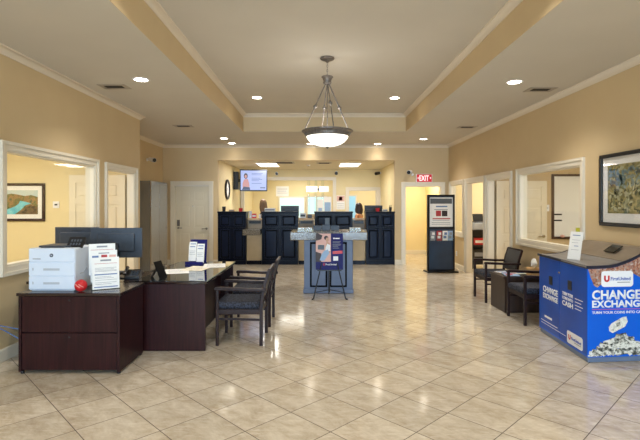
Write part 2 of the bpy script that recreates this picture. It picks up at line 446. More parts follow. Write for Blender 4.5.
# paint skin down to the soffit edge
e = .004
b.box(TX0, TX0+e, TY0, TY1, H-.001, TRAY); b.box(TX1-e, TX1, TY0, TY1, H-.001, TRAY); b.box(TX0+e, TX1-e, TY1-e, TY1, H-.001, TRAY)
b.box(TX0+e, TX1-e, TY0, TY0+e, H-.001, TRAY)
struct('wall_tray', b, M['wall'])

LW = (4.55, 6.36, .93, 2.10); LD = (6.75, 7.74, 0, 2.09)
b = MB(); wall_x(b, XL-WT, XL, YF, YE, H, [LW, LD]); struct('wall_left', b, M['wall'])
RW = (5.88, 7.67, .97, 2.07); RD = (8.05, 9.10, 0, 2.05); RD2 = (9.33, 10.40, 0, 2.05); RW1 = (10.70, 11.64, .88, 2.06)
b = MB(); wall_x(b, XR, XR+WT, YF, YB+.12, H, [RW, RD, RD2, RW1]); struct('wall_right', b, M['wall'])
b = MB(); b.box(XLR-.12, XLR, YE+.12, YB+.12, 0, H); struct('wall_recess', b, M['wall'])
BD = (-3.737, -2.826, 0, 2.07); TO = (-2.61, 2.0, 0, 2.715); ED = (2.266, 3.203, 0, 2.045)
b = MB(); wall_y(b, YB, YB+.12, XLR, XR, H, [BD, TO, ED]); struct('wall_back', b, M['wall'])
# front wall behind the camera, with the glazed shopfront
FO = [(-2.7, -.2, .3, 2.6), (.5, 3.0, .3, 2.6)]
b = MB(); wall_y(b, YF-.12, YF, XL-WT, XR+WT, H, FO); struct('wall_front', b, M['wall'])

# offices on the left
b = MB(); b.box(-6.4, XL-.0001, YE, YE+.12, 0, H); struct('wall_left_office_back', b, M['yellow'])
b = MB(); b.box(-6.52, -6.4, 3.2, YE+.12, 0, 2.9); struct('wall_left_office_side', b, M['yellow'])
b = MB(); b.box(-6.4, XL-WT, 3.2, 3.3, 0, 2.9); struct('wall_left_office_front', b, M['yellow'])
b = MB(); b.box(-6.4, XL-WT, 3.3, YE, 2.78, 2.88); struct('ceiling_left_office', b, M['ceil'])
b = MB(); b.box(XLR, XL-.0001, YE+.12, YE+.125, 0, H); struct('wall_recess_near', b, M['wall'])
b = MB(); b.box(XL-.02, XL-.0005, YE, YE+.126, 0, H);  # end cap painted like the lobby wall
b.box(XL-.0005, XL, YE, YE+.126, 0, H); struct('wall_left_end', b, M['wall'])
# right
b = MB(); b.box(XR+WT, 6.9, 9.16, 9.28, 0, 2.9); struct('wall_right_office_back', b, M['wall'])
b = MB(); b.box(6.9, 7.0, 3.4, 12.6, 0, 2.9); struct('wall_right_office_side', b, M['yellow'])
b = MB(); b.box(XR+WT, 6.9, 3.4, 3.5, 0, 2.9); struct('wall_right_office_front', b, M['yellow'])
b = MB(); b.box(XR+WT, 6.9, 12.5, 12.6, 0, 2.9); struct('wall_second_office_back', b, M['yellow'])
b = MB(); b.box(XR+WT, 6.9, 3.5, 12.5, 2.78, 2.88); struct('ceiling_right_offices', b, M['ceil'])
b = MB(); b.box(XR+WT, XR+WT+.002, 9.28, 9.31, 0, 2.78); struct('wall_second_office_lobby_side', b, M['yellow'])
# teller room, hall beyond it, exit hall
TC = 2.735
b = MB(); b.box(-2.73, -2.61, YB+.12, 18.3, 0, 2.9); struct('wall_teller_left', b, M['yellow'])
b = MB(); b.box(2.1, 2.2, YB+.12, 15.3, 0, 2.9); struct('wall_teller_right', b, M['yellow'])
OA = (-2.5, .52, 1.02, 2.40); OB = (1.03, 2.0, 0, 2.05)
b = MB(); wall_y(b, 15.3, 15.42, -2.61, 3.52, 2.9, [OA, OB]); struct('wall_teller_back', b, M['yellow'])
b = MB(); b.box(-2.61, 2.1, YB+.12, 15.3, TC, TC+.08); struct('ceiling_teller', b, M['tile'])
b = MB(); b.box(-2.61, 3.4, 18.2, 18.3, 0, 2.9); struct('wall_drive_up', b, M['yellow'])
b = MB(); b.box(3.4, 3.52, 15.42, 18.3, 0, 2.9); struct('wall_back_hall_side', b, M['yellow'])
b = MB(); b.box(-2.61, 3.4, 15.42, 18.2, TC, TC+.08); struct('ceiling_back_hall', b, M['ceil'])
b = MB(); b.box(2.2, 3.4, 14.4, 14.5, 0, 2.9); struct('wall_exit_hall', b, M['yellow'])
b = MB(); b.box(3.4, 3.52, YB+.12, 14.5, 0, 2.9); struct('wall_exit_hall_side', b, M['yellow'])
b = MB(); b.box(2.2, 3.4, YB+.12, 14.4, 2.6, 2.7); struct('ceiling_exit_hall', b, M['ceil'])

# crown mouldings
def crownprof(z, s=1): return [(0, z), (0, z-.07*s), (.010*s, z-.07*s), (.014*s, z-.056*s), (.036*s, z-.038*s), (.060*s, z-.017*s), (.070*s, z-.014*s), (.073*s, z)]
b = MB(); b.sweep([(XR, YF), (XR, YB), (XLR, YB), (XLR, YE+.126), (XL, YE+.126), (XL, YF)], crownprof(H-.0005))
struct('trim_1', b, M['crown'], smooth=True)
b = MB(); b.sweep([(TX1-e, TY0+e), (TX1-e, TY1-e), (TX0+e, TY1-e), (TX0+e, TY0+e)], crownprof(TRAY-.0005, .95), closed=True)
struct('trim_2', b, M['crown'], smooth=True)
# baseboards
BP = [(0, .001), (0, .125), (.006, .125), (.014, .112), (.016, .095), (.016, .001)]
def base(name, paths):
    b = MB()
    for p in paths: b.sweep(p, BP)
    struct(name, b, M['trim'])
base('baseboard_left', [[(XL, LD[0]-.09), (XL, YF)]])
base('baseboard_back', [[(BD[0]-.1, YB), (XLR, YB), (XLR, YE+.126), (XL, YE+.126)], [(TO[0], YB), (BD[1]+.1, YB)], [(ED[0]-.1, YB), (TO[1], YB)]])
base('baseboard_right', [[(XR, YF), (XR, RD[0]-.1)], [(XR, RD2[1]+.1), (XR, YB), (ED[1]+.1, YB)]])
base('baseboard_exit_hall', [[(3.4, YB+.12), (3.4, 14.4), (2.2, 14.4), (2.2, YB+.12)]])

# casings, jambs, doors, windows ------------------------------------------------
def frame_x(mb, xw, sg, op, w=.1, bottom=False, ext=0):
    """casing on a wall face at x=xw, sticking out towards sg"""
    ya, yb, za, zb = op
    def band(y0, y1, z0, z1, t): mb.box(min(xw, xw+sg*t), max(xw, xw+sg*t), y0, y1, z0, z1)
    zb0 = za-w if bottom else za+.001
    for t, i0, i1 in ((.016, 0, .62), (.034, .62, 1)):
        band(ya-w*i1, ya-w*i0, zb0 if not bottom else za-w*i1, zb+w*i1, t)
        band(yb+w*i0, yb+w*i1, zb0 if not bottom else za-w*i1, zb+w*i1, t)
        band(ya-w*i0, yb+w*i0, zb+w*i0, zb+w*i1, t)
        if bottom: band(ya-w*i0, yb+w*i0, za-w*i1, za-w*i0, t)
def frame_y(mb, yw, sg, op, w=.1, bottom=False):
    m2 = MB(); frame_x(m2, yw, sg, op, w, bottom); mb.add([(p[1], p[0], p[2]) for p in m2.v], m2.f)
def jamb_x(mb, x0, x1, op, t=.018, bottom=False):
    ya, yb, za, zb = op; z0 = za if za > 0 else .001
    mb.box(x0, x1, ya, ya+t, z0, zb); mb.box(x0, x1, yb-t, yb, z0, zb); mb.box(x0, x1, ya+t, yb-t, zb-t, zb)
    if bottom: mb.box(x0, x1, ya+t, yb-t, za, za+t)
def jamb_y(mb, y0, y1, op, t=.018, bottom=False):
    m2 = MB(); jamb_x(m2, y0, y1, op, t, bottom); mb.add([(p[1], p[0], p[2]) for p in m2.v], m2.f)

def swindow(n, label, x0, x1, op, face_sg, w=.09):
    t = thing('window_%d' % n, label, 'window', ((x0+x1)/2, (op[0]+op[1])/2, op[2]), kind='structure')
    b = MB(); frame_x(b, x1 if face_sg > 0 else x0, face_sg, op, w, True); frame_x(b, x0 if face_sg > 0 else x1, -face_sg, op, w, True)
    jamb_x(b, x0, x1, op, bottom=True); obj('window_frame', b, M['trim'], t, world=True)
    b = MB(); xm = (x0+x1)/2; b.box(xm-.003, xm+.003, op[0]+.018, op[1]-.018, op[2]+.018, op[3]-.018)
    obj('pane', b, M['glass'], t, world=True)
    return t
swindow(1, 'large white-framed office window behind the white printer', XL-WT, XL, LW, 1)
swindow(2, 'large white-framed office window above the waiting chairs', XR, XR+WT, RW, -1)
swindow(3, 'narrow white-framed window behind the dark brochure kiosk', XR, XR+WT, RW1, -1)

def panel_door(parent, w, h, t=.04, handle_side=1, lever=True):
    """six-panel slab, hinge at local origin, running along +x, faces +-y"""
    b = MB(); fw = .11; mid = .1
    b.box(0, w, -t/2+.014, t/2-.014, .006, h)
    xs = [(fw, w/2-mid/2), (w/2+mid/2, w-fw)]; zs = [(.22, .84), (.96, h-.50), (h-.39, h-.13)]
    for sg in (-1, 1):
        y0, y1 = (t/2-.014, t/2) if sg > 0 else (-t/2, -t/2+.014)
        for x0, x1 in ((0, fw), (w/2-mid/2, w/2+mid/2), (w-fw, w)): b.box(x0, x1, y0, y1, .006, h)
        for z0, z1 in ((.006, .22), (.84, .96), (h-.50, h-.39), (h-.13, h)):
            for x0, x1 in xs: b.box(x0, x1, y0, y1, z0, z1)
    slab = obj('door_slab', b, M['doorw'], parent)
    b = MB()
    for x0, x1 in xs:
        for z0, z1 in zs:
            b.box(x0+.042, x1-.042, -t/2+.003, t/2-.003, z0+.042, z1-.042)
    obj('raised_panels', b, M['doorw'], slab, bevel=.006)
    b = MB(); hx = w-.07
    for sg in (-1, 1):
        b.cyl((hx, sg*t/2, .93), (hx, sg*(t/2+.012), .93), .03)
        b.cyl((hx, sg*t/2, .93), (hx, sg*(t/2+.05), .93), .011)
        b.bar((hx+.012, sg*(t/2+.045), .93), (hx-.12, sg*(t/2+.045), .925), .014, .02)
    obj('door_handle', b, M['chrome'], parent, smooth=True)
    return slab

def doorway(n, label, axis, c0, c1, op, faces=(1, -1), w=.1):
    loc = ((c0+c1)/2, (op[0]+op[1])/2, 0) if axis == 'x' else ((op[0]+op[1])/2, (c0+c1)/2, 0)
    t = thing('door_%d' % n, label, 'door', loc, kind='structure')
    b = MB(); fr, jb = (frame_x, jamb_x) if axis == 'x' else (frame_y, jamb_y)
    if 1 in faces: fr(b, c1, 1, op, w)
    if -1 in faces: fr(b, c0, -1, op, w)
    jb(b, c0, c1, op); obj('door_frame', b, M['trim'], t, world=True)
    return t
def place(parent, hinge, rz):
    """shift freshly built slab parts of a door so their hinge stands at a world point"""
    for ch in parent.children:
        if ch.name.split('.')[0] in ('door_slab', 'door_handle', 'keypad_lock', 'peephole'):
            ch.location = Vector(hinge)-Vector(parent.location); ch.rotation_euler = (0, 0, rz)

t = doorway(1, 'closed white six-panel door beside the steel cabinet', 'y', YB, YB+.12, BD)
panel_door(t, BD[1]-BD[0]-.044, 2.045)
b = MB(); b.box(.03, .10, -.045, -.02, 1.0, 1.16); b.cyl((.065, -.02, .95), (.065, -.07, .95), .02); b.bar((.05, -.07, .95), (.17, -.07, .95), .016, .02)
for i in range(3):
    for j in range(4): b.box(.045+i*.015, .053+i*.015, -.048, -.045, 1.03+j*.025, 1.044+j*.025)
obj('keypad_lock', b, M['bronze'], t, bevel=.003)
b = MB(); b.cyl((.434, -.0205, 1.52), (.434, -.03, 1.52), .012, n=12); obj('peephole', b, M['chrome'], t, smooth=True)
place(t, (BD[0]+.022, YB+.085, 0), 0)
t = doorway(2, 'white door standing open into the office with the river picture', 'x', XL-WT, XL, LD, w=.09)
panel_door(t, .95, 2.06); place(t, (XL-WT-.055, LD[1]+.03, 0), PI)
t = doorway(3, 'white six-panel door standing open beside the large office window', 'x', XR, XR+WT, RD)
panel_door(t, 1.0, 2.03); place(t, (XR+WT+.045, RD[1]-.03, 0), 0)
t = doorway(4, 'open doorway into the office with the black printer stand', 'x', XR, XR+WT, RD2)
t = doorway(5, 'bright yellow open doorway under the exit sign', 'y', YB, YB+.12, ED)
t = doorway(6, 'white framed opening at the back of the teller area', 'y', 15.3, 15.42, OB)
panel_door(t, .93, 2.03); place(t, (OB[1]-.03, 15.47, 0), math.radians(80))
# wide window opening behind the tellers
t = thing('window_4', 'wide white-framed opening in the teller back wall', 'window', (-1, 15.36, OA[2]), kind='structure')
b = MB(); frame_y(b, 15.3, -1, OA, .09, True); jamb_y(b, 15.3, 15.42, OA, bottom=True); obj('window_frame', b, M['trim'], t, world=True)
b = MB(); b.box(-2.48, .5, 15.19, 15.42, 1.035, 1.06); obj('window_sill', b, M['trim'], t, world=True)
# drive-up window
def bright_window(n, label, x0, x1, z0, z1, m, mull=True):
    t = thing('window_%d' % n, label, 'window', ((x0+x1)/2, 18.19, z0), kind='structure')
    b = MB(); frame_y(b, 18.2, -1, (x0, x1, z0, z1), .06, True)
    if mull: b.box((x0+x1)/2-.02, (x0+x1)/2+.02, 18.165, 18.19, z0, z1)
    obj('window_frame', b, M['trim'], t, world=True)
    b = MB(); b.box(x0, x1, 18.19, 18.199, z0, z1); obj('pane', b, m, t, world=True)
bright_window(5, 'bright drive-up window behind the teller with blonde hair', -1.52, -.56, 1.05, 1.84, M['sky'], False)
bright_window(6, 'second bright drive-up window, right of the wide one', -.40, .3, 1.05, 1.86, M['sky'])
bright_window(7, 'narrow glazed door panel seen through the teller back opening', 1.22, 1.50, .9, 1.9, M['skyblue'], False)
# shopfront windows behind the camera
for k, op in enumerate(FO):
    t = thing('window_%d' % (8+k), 'shopfront window behind the viewpoint, %s the entrance' % ('left of' if k == 0 else 'right of'), 'window', ((op[0]+op[1])/2, YF, op[2]), kind='structure')
    b = MB(); jamb_y(b, YF-.12, YF, op, .04, True); b.box((op[0]+op[1])/2-.02, (op[0]+op[1])/2+.02, YF-.1, YF-.02, op[2]+.04, op[3]-.04)
    obj('window_frame', b, M['trim'], t, world=True)

# ------------------------------------------------------------------ ceiling things
def downlight(x, y, z, label):
    t = thing('recessed_light', label, 'ceiling light', (x, y, z), group='recessed ceiling lights')
    b = MB(); b.lathe([(.08, 0), (.08, -.004), (.1, -.007), (.106, -.003), (.106, 0)], n=28); obj('trim_ring', b, M['white'], t, smooth=True)
    b = MB(); b.lathe([(0, -.006), (.05, -.0055), (.078, -.003), (.078, 0)], n=28); obj('lens', b, M['lens'], t, smooth=True)
    return t
LIGHTS = []
d0 = downlight(-2.2, 5.66, H, 'round recessed light nearest above the white printer')
LIGHTS.append((-2.2, 5.66, H))
for x, y, z, l in [
    (-2.2, 10.66, H, 'small recessed light just before the white door and clock'),
    (-2.18, 11.5, H, 'bright recessed light close above the wall beside the clock'),
    (-.2, 11.6, H, 'recessed light seen just past the hanging bowl lamp'),
    (1.52, 11.6, H, 'bright recessed light close above the wall before the dark-haired teller'),
    (2.49, 5.77, H, 'recessed light on the side above the change machine'),
    (2.49, 10.74, H, 'small recessed light before the exit doorway'),
    (-1.095, 8.17, TRAY, 'recessed light in raised ceiling on the television side'),
    (1.38, 8.2, TRAY, 'recessed light in raised ceiling on the exit sign side'),
    ]:
    dup(d0, (x, y, z), 0, l); LIGHTS.append((x, y, z))

def vent(x, y, z, w, d, label, n=5):
    t = thing('ceiling_vent', label, 'air vent', (x, y, z), group='ceiling vents')
    b = MB()
    f = min(.06, w*.17)
    b.box(-w/2, w/2, -d/2, -d/2+f, -.006, 0); b.box(-w/2, w/2, d/2-f, d/2, -.006, 0)
    b.box(-w/2, -w/2+f, -d/2+f, d/2-f, -.006, 0); b.box(w/2-f, w/2, -d/2+f, d/2-f, -.006, 0); obj('vent_frame', b, M['ventgrey'], t)
    b = MB(); b.box(-w/2+f, w/2-f, -d/2+f, d/2-f, -.001, 0); obj('backing', b, M['slot'], t)
    for k in range(n):
        yy = -d/2+f+(d-2*f)*(k+.5)/n
        b = MB(); b.bar((-w/2+f, yy, -.004), (w/2-f, yy, -.004), .012, .003, up=(0,.5,1)); obj('slat', b, M['slot'], t)
    return t
vent(-2.68, 5.99, H, .36, .24, 'dark ceiling vent beside the recessed light above the printer')
vent(-2.66, 8.98, H, .36, .24, 'dark ceiling vent before the steel cabinet and white door')
vent(3.0, 6.14, H, .36, .24, 'dark ceiling vent above the large framed landscape side')
vent(2.98, 9.1, H, .36, .24, 'dark ceiling vent above the open office doorways')
vent(-.94, 12.75, TC, .56, .5, 'square grille beside the light panel near the television', 7)
vent(.17, 12.85, TC, .42, .4, 'square grille in the teller ceiling beside the second light panel', 7)

for x, l in ((-1.47, 'white fluorescent ceiling panel just above the television'), (.93, 'white fluorescent ceiling panel nearer the dark-haired teller')):
    t = thing('fluorescent_panel', l, 'ceiling light', (x, 13.4, TC), group='fluorescent ceiling panels')
    b = MB(); w, d, f = .61, 1.22, .025
    b.box(-w/2, w/2, -d/2, -d/2+f, -.012, 0); b.box(-w/2, w/2, d/2-f, d/2, -.012, 0); b.box(-w/2, -w/2+f, -d/2+f, d/2-f, -.012, 0); b.box(w/2-f, w/2, -d/2+f, d/2-f, -.012, 0)
    obj('panel_frame', b, M['white'], t)
    b = MB(); b.box(-w/2+f, w/2-f, -d/2+f, d/2-f, -.008, 0); obj('diffuser', b, M['troffer'], t)
t = thing('smoke_detector', 'small round detector on the teller room ceiling', 'smoke detector', (-.28, 13.4, TC))
b = MB(); b.lathe([(0, -.04), (.03, -.04), (.055, -.025), (.06, 0)], n=24); obj('housing', b, M['white'], t, smooth=True)
b = MB(); b.lathe([(0, -.046), (.012, -.045), (.014, -.04)], n=12); obj('sensor', b, M['slot'], t, smooth=True)

# hanging bowl lamp
PX, PY = .122, 5.97
t = thing('pendant_lamp', 'hanging bowl lamp with white glass on four thin rods', 'pendant lamp', (PX, PY, TRAY))
b = MB(); b.lathe([(.092, 0), (.095, -.012), (.085, -.024), (.06, -.034), (.03, -.045), (.016, -.06), (.0, -.064)], n=32); obj('canopy', b, M['bronze'], t, smooth=True)
b = MB(); z = -.06
for k in range(6):
    c = z-.018-k*.03; L = []
    for i in range(12):
        a = 2*PI*i/12; p = (.009*math.cos(a), .02*math.sin(a))
        L.append((p[0], 0, c+p[1]) if k % 2 else (0, p[0], c+p[1]))
    b.tube(L, .003, 6, True)
obj('chain', b, M['bronze'], t, smooth=True)
b = MB(); b.lathe([(0, -.235), (.04, -.237), (.075, -.245), (.078, -.255), (.062, -.27), (.052, -.30), (.05, -.315), (.058, -.323), (.05, -.34), (.02, -.355), (0, -.357)], n=32); obj('hub_cap', b, M['bronze'], t, smooth=True)
RZ = -.967
for k in range(4):
    a = math.radians(14+90*k); p0 = Vector((.028*math.cos(a), .028*math.sin(a), -.35)); p1 = Vector((.3*math.cos(a), .3*math.sin(a), RZ+.02))
    b = MB(); b.cyl(p0, p1, .0075, n=10); r = obj('rod', b, M['bronze'], t, smooth=True)
    q = p0.lerp(p1, .5 if k % 2 == 0 else .46); dv = (p1-p0).normalized()
    b = MB(); b.ball(q, .028, .028, .022, 12, 8); b.cyl(q-dv*.035, q+dv*.035, .014, n=10); obj('knot', b, M['bronze'], r, smooth=True)
b = MB(); b.cyl((0, 0, -.35), (0, 0, RZ-.06), .006, n=8); obj('stem', b, M['bronze'], t, smooth=True)
b = MB(); b.lathe([(.272, RZ-.07), (.286, RZ-.06), (.288, RZ-.045), (.29, RZ-.03), (.315, RZ-.018), (.335, RZ-.004), (.338, RZ+.008), (.33, RZ+.014), (.30, RZ+.004), (.275, RZ-.02), (.264, RZ-.05), (.264, RZ-.068), (.272, RZ-.07)], n=48)
for k in range(60):
    a = 2*PI*k/60; b.bar((.284*math.cos(a), .284*math.sin(a), RZ-.058), (.306*math.cos(a), .306*math.sin(a), RZ-.02), .014, .008)
obj('rim', b, M['bronze'], t, smooth=True)
b = MB(); b.lathe([(.0, RZ-.196), (.06, RZ-.194), (.12, RZ-.184), (.18, RZ-.164), (.23, RZ-.132), (.262, RZ-.095), (.276, RZ-.066), (.266, RZ-.066), (.252, RZ-.09), (.22, RZ-.124), (.17, RZ-.156), (.11, RZ-.176), (0, RZ-.187)], n=48)
obj('glass_bowl', b, M['bowl'], t, smooth=True)
b = MB(); b.lathe([(0, RZ-.193), (.02, RZ-.195), (.024, RZ-.203), (.012, RZ-.213), (.008, RZ-.223), (0, RZ-.227)], n=16); obj('finial', b, M['bronze'], t, smooth=True)

# ------------------------------------------------------------------ security cameras, exit sign, clock, plates
def bullet_cam(label, base, tip, m='white'):
    base, tip = Vector(base), Vector(tip); d = (tip-base)
    t = thing('security_camera', label, 'security camera', base)
    o = Vector((0, 0, 0)); j = d*.45+Vector((0, 0, -.01)); dn = d.normalized()
    b = MB(); b.cyl(o, dn*.02, .04, .035, 16); obj('mount', b, M['white'], t, smooth=True)
    b = MB(); b.tube([o, d*.3, j], .012, 10); obj('bracket', b, M['white'], t, smooth=True)
    h = Vector((d.x, d.y-.25*abs(d.x+d.y)-.05, -.06)).normalized() if True else dn
    b = MB(); b.cyl(j-h*.06, j+h*.14, .047, n=18); b.cyl(j+h*.05, j+h*.165, .053, n=18); obj('housing', b, M[m], t, smooth=True)
    b = MB(); b.cyl(j+h*.15, j+h*.168, .047, n=18); obj('lens', b, M['black'], t, smooth=True)
bullet_cam('security camera high on the wall above the steel cabinet', (XLR, 10.75, 2.62), (XLR+.26, 10.6, 2.64))
bullet_cam('white security camera on the wall beside the exit sign', (2.46, YB, 2.34), (2.28, YB-.24, 2.5))
bullet_cam('white security camera beside the television', (-1.38, 15.3, 2.62), (-1.36, 14.95, 2.60))
bullet_cam('dark security camera above the pinned calendar', (.62, 15.3, 2.66), (.6, 15.0, 2.58), 'black')
bullet_cam('dark security camera in the teller room corner above the white opening', (2.1, 15.15, 2.62), (1.86, 14.95, 2.6), 'black')

t = thing('exit_sign', 'red exit sign with white letters above the yellow doorway', 'exit sign', (2.755, YB, 2.14))
b = MB(); b.box(2.545, 2.965, YB-.05, YB, 2.14, 2.355); obj('housing', b, M['white'], t, world=True, bevel=.006)
b = MB(); b.box(2.56, 2.95, YB-.054, YB-.05, 2.15, 2.345); obj('sign_face', b, M['redsign'], t, world=True)
lettering('EXIT', M['signwhite'], t, (2.628, YB-.0545, 2.182), (1, 0, 0), .135, .245, bold=.02)
b = MB()
for sg, cx in ((-1, 2.592), (1, 2.918)):
    b.prism([(cx+sg*.014, 2.25), (cx-sg*.014, 2.28), (cx-sg*.014, 2.22)], lambda x, z: (x, YB-.0565, z), lambda x, z: (x, YB-.0545, z))
obj('arrows', b, M['signwhite'], t, world=True)

t = thing('wall_clock', 'round black-rimmed clock with white face', 'clock', (-2.61, 13.0, 1.99))
b = MB(); b.lathe([(.22, 0), (.285, 0), (.29, .03), (.275, .055), (.228, .05), (.222, .02), (.21, .015)], n=40, axis='x'); obj('clock_rim', b, M['black'], t, smooth=True)
b = MB(); b.lathe([(0, 0), (.245, 0), (.245, .02), (0, .02)], n=40, axis='x'); obj('clock_face', b, M['paper'], t, smooth=True)
b = MB()
for k in range(12):
    a = 2*PI*k/12; b.bar((.021, .19*math.sin(a), .19*math.cos(a)), (.021, .22*math.sin(a), .22*math.cos(a)), .012, .004, up=(1,0,0))
obj('hour_marks', b, M['black'], t)
for nm, a, L, w in (('hour_hand', 1.0, .11, .014), ('minute_hand', 4.2, .17, .01)):
    b = MB(); b.bar((.024, 0, 0), (.024, L*math.sin(a), L*math.cos(a)), w, .004, up=(1,0,0)); obj(nm, b, M['black'], t)

def plate(name, label, cat, c, n, w, h, m='white'):
    """small plate on a wall; n = outward axis"""
    t = thing(name, label, cat, c)
    ax, sg = n; b = MB()
    if ax == 'x': b.box(min(0, sg*.012), max(0, sg*.012), -w/2, w/2, -h/2, h/2)
    else: b.box(-w/2, w/2, min(0, sg*.012), max(0, sg*.012), -h/2, h/2)
    obj('cover_plate', b, M[m], t, bevel=.003)
    b = MB()
    for dz in ((-h*.2, h*.2) if name == 'power_outlet' else (0,)):
        if ax == 'x': b.box(min(sg*.012, sg*.014), max(sg*.012, sg*.014), -w*.22, w*.22, dz-h*.11, dz+h*.11)
        else: b.box(-w*.22, w*.22, min(sg*.012, sg*.014), max(sg*.012, sg*.014), dz-h*.11, dz+h*.11)
    obj('insert', b, M['printerg'] if name != 'thermostat' else M['slot'], t)
plate('power_outlet', 'white outlet low on the wall behind the brochure kiosk', 'power outlet', (XR, 11.15, .36), ('x', -1), .075, .12)
plate('thermostat', 'white thermostat beside the river picture in the office', 'thermostat', (-4.52, YE+.001, 1.555), ('y', -1), .11, .115)
plate('light_switch', 'white switch on the office wall beside the whiteboard', 'light switch', (4.61, 9.16, 1.49), ('y', -1), .08, .13)
plate('power_outlet', 'white outlet low on the far wall of the exit hallway', 'power outlet', (2.6, 14.4, .28), ('y', -1), .075, .12)

# ------------------------------------------------------------------ pictures
def pic_frame(t, x0, x1, z0, z1, y, fw, m, d=.03, sg=-1):
    b = MB(); ya, yb = (y-d, y)
    b.box(x0, x1, ya, yb, z1-fw, z1); b.box(x0, x1, ya, yb, z0, z0+fw); b.box(x0, x0+fw, ya, yb, z0+fw, z1-fw); b.box(x1-fw, x1, ya, yb, z0+fw, z1-fw)
    return b
# river picture in the left office
t = thing('framed_picture', 'framed river landscape in the yellow office', 'picture', (-5.08, YE, 1.6))
x0, x1, z0, z1 = -5.52, -4.71, 1.27, 1.925
obj('frame', pic_frame(t, x0, x1, z0, z1, YE, .045, M['brownframe']), mat('espresso_frame', srgb(52,32,28), .35, scale=10), t, world=True, bevel=.004)
b = MB(); b.box(x0+.045, x1-.045, YE-.012, YE-.001, z0+.045, z1-.045); obj('mat_board', b, M['paper'], t, world=True)
ax0, ax1, az0, az1 = x0+.12, x1-.12, z0+.12, z1-.12
def art(name, poly, m, k):
    b = MB(); fy = YE-.0125-.0006*k
    b.prism([(ax0+(ax1-ax0)*u, az0+(az1-az0)*v) for u, v in poly], lambda x, z: (x, fy, z), lambda x, z: (x, fy+.0005, z)); obj(name, b, m, t, world=True)
art('painted_sky', [(0, .7), (1, .7), (1, 1), (0, 1)], mat('art_sky', srgb(176,200,206), .5, c2=srgb(206,214,206), scale=6), 1)
art('painted_hills', [(0, 0), (1, 0), (1, .72), (.8, .8), (.6, .76), (.4, .82), (.2, .86), (0, .8)], ramp_mat('art_hills', [(.3, srgb(72,92,58)), (.45, srgb(120,116,66)), (.55, srgb(160,126,82)), (.7, srgb(84,98,66))], 12, .5), 2)
art('painted_river', [(0, 0), (.3, 0), (.5, .2), (.6, .36), (.8, .45), (.62, .52), (.46, .56), (.42, .44), (.3, .32), (.1, .22), (0, .2)], mat('art_river', srgb(70,178,206), .5, c2=srgb(140,214,224), scale=8), 3)
art('painted_bank', [(.32, 0), (1, 0), (1, .3), (.8, .38), (.64, .3), (.54, .18)], ramp_mat('art_bank', [(.3, srgb(60,62,44)), (.5, srgb(124,100,70)), (.7, srgb(96,104,66))], 14, .5), 3)
# large landscape on the right wall
t = thing('framed_picture', 'large black-framed olive landscape on the lobby wall', 'picture', (XR, 4.95, 1.7))
y0, y1, z0, z1 = 4.24, 5.45, 1.305, 2.14; fw = .04; d = .035
b = MB(); xx = (XR-d, XR)
b.box(*xx, y0, y1, z1-fw, z1); b.box(*xx, y0, y1, z0, z0+fw); b.box(*xx, y0, y0+fw, z0+fw, z1-fw); b.box(*xx, y1-fw, y1, z0+fw, z1-fw)
obj('frame', b, M['black'], t, world=True, bevel=.005)
b = MB(); b.box(XR-.012, XR-.001, y0+fw, y1-fw, z0+fw, z1-fw); obj('mat_board', b, M['paper'], t, world=True)
b = MB(); b.box(XR-.0135, XR-.0125, y0+.13, y1-.13, z0+.15, z1-.13)
obj('painted_foliage', b, ramp_mat('art_olive', [(.3, srgb(64,74,42)), (.42, srgb(126,120,74)), (.5, srgb(168,158,106)), (.58, srgb(96,106,76)), (.7, srgb(120,132,116))], 9, .6, detail=9), t, world=True)
rnd = random.Random(4)
def yz(poly, k):
    fx = XR-.0135-.0006*k; b = MB(); b.prism(poly, lambda y, z: (fx, y, z), lambda y, z: (fx+.0005, y, z)); return b
fol = ['art_leaf_olive', 'art_leaf_dark', 'art_leaf_pale', 'art_leaf_teal']
fc = [(srgb(112,112,62), srgb(150,142,88)), (srgb(46,56,34), srgb(78,84,48)), (srgb(186,186,156), srgb(160,164,128)), (srgb(96,126,132), srgb(130,156,160))]
for k, (nm, cc) in enumerate(zip(fol, fc)):
    b = MB(); fx = XR-.0141-.0003*k
    for q in range(95):
        u, v = rnd.random(), rnd.random()
        if k == 3: v = .55+.45*v
        if k == 1: v *= .7
        cy, cz = y0+.17+u*(y1-y0-.34), z0+.18+v*(z1-z0-.35); ry_, rz_, an = rnd.uniform(.012, .055), rnd.uniform(.008, .03), rnd.uniform(0, PI)
        po = []
        for i in range(8):
            t_ = 2*PI*i/8; a_, b_ = ry_*math.cos(t_)*rnd.uniform(.6, 1.1), rz_*math.sin(t_)*rnd.uniform(.6, 1.1)
            po.append((cy+a_*math.cos(an)-b_*math.sin(an), cz+a_*math.sin(an)+b_*math.cos(an)))
        n0 = len(b.v); b.add([(fx, y_, z_) for y_, z_ in po], [tuple(range(8))])
    obj('painted_leaves', b, mat(nm, cc[0], .6, c2=cc[1], scale=14), t, world=True)
b = MB(); b.box(XR-.02, XR-.017, y0+fw, y1-fw, z0+fw, z1-fw); obj('glazing', b, M['pictureglass'], t, world=True)

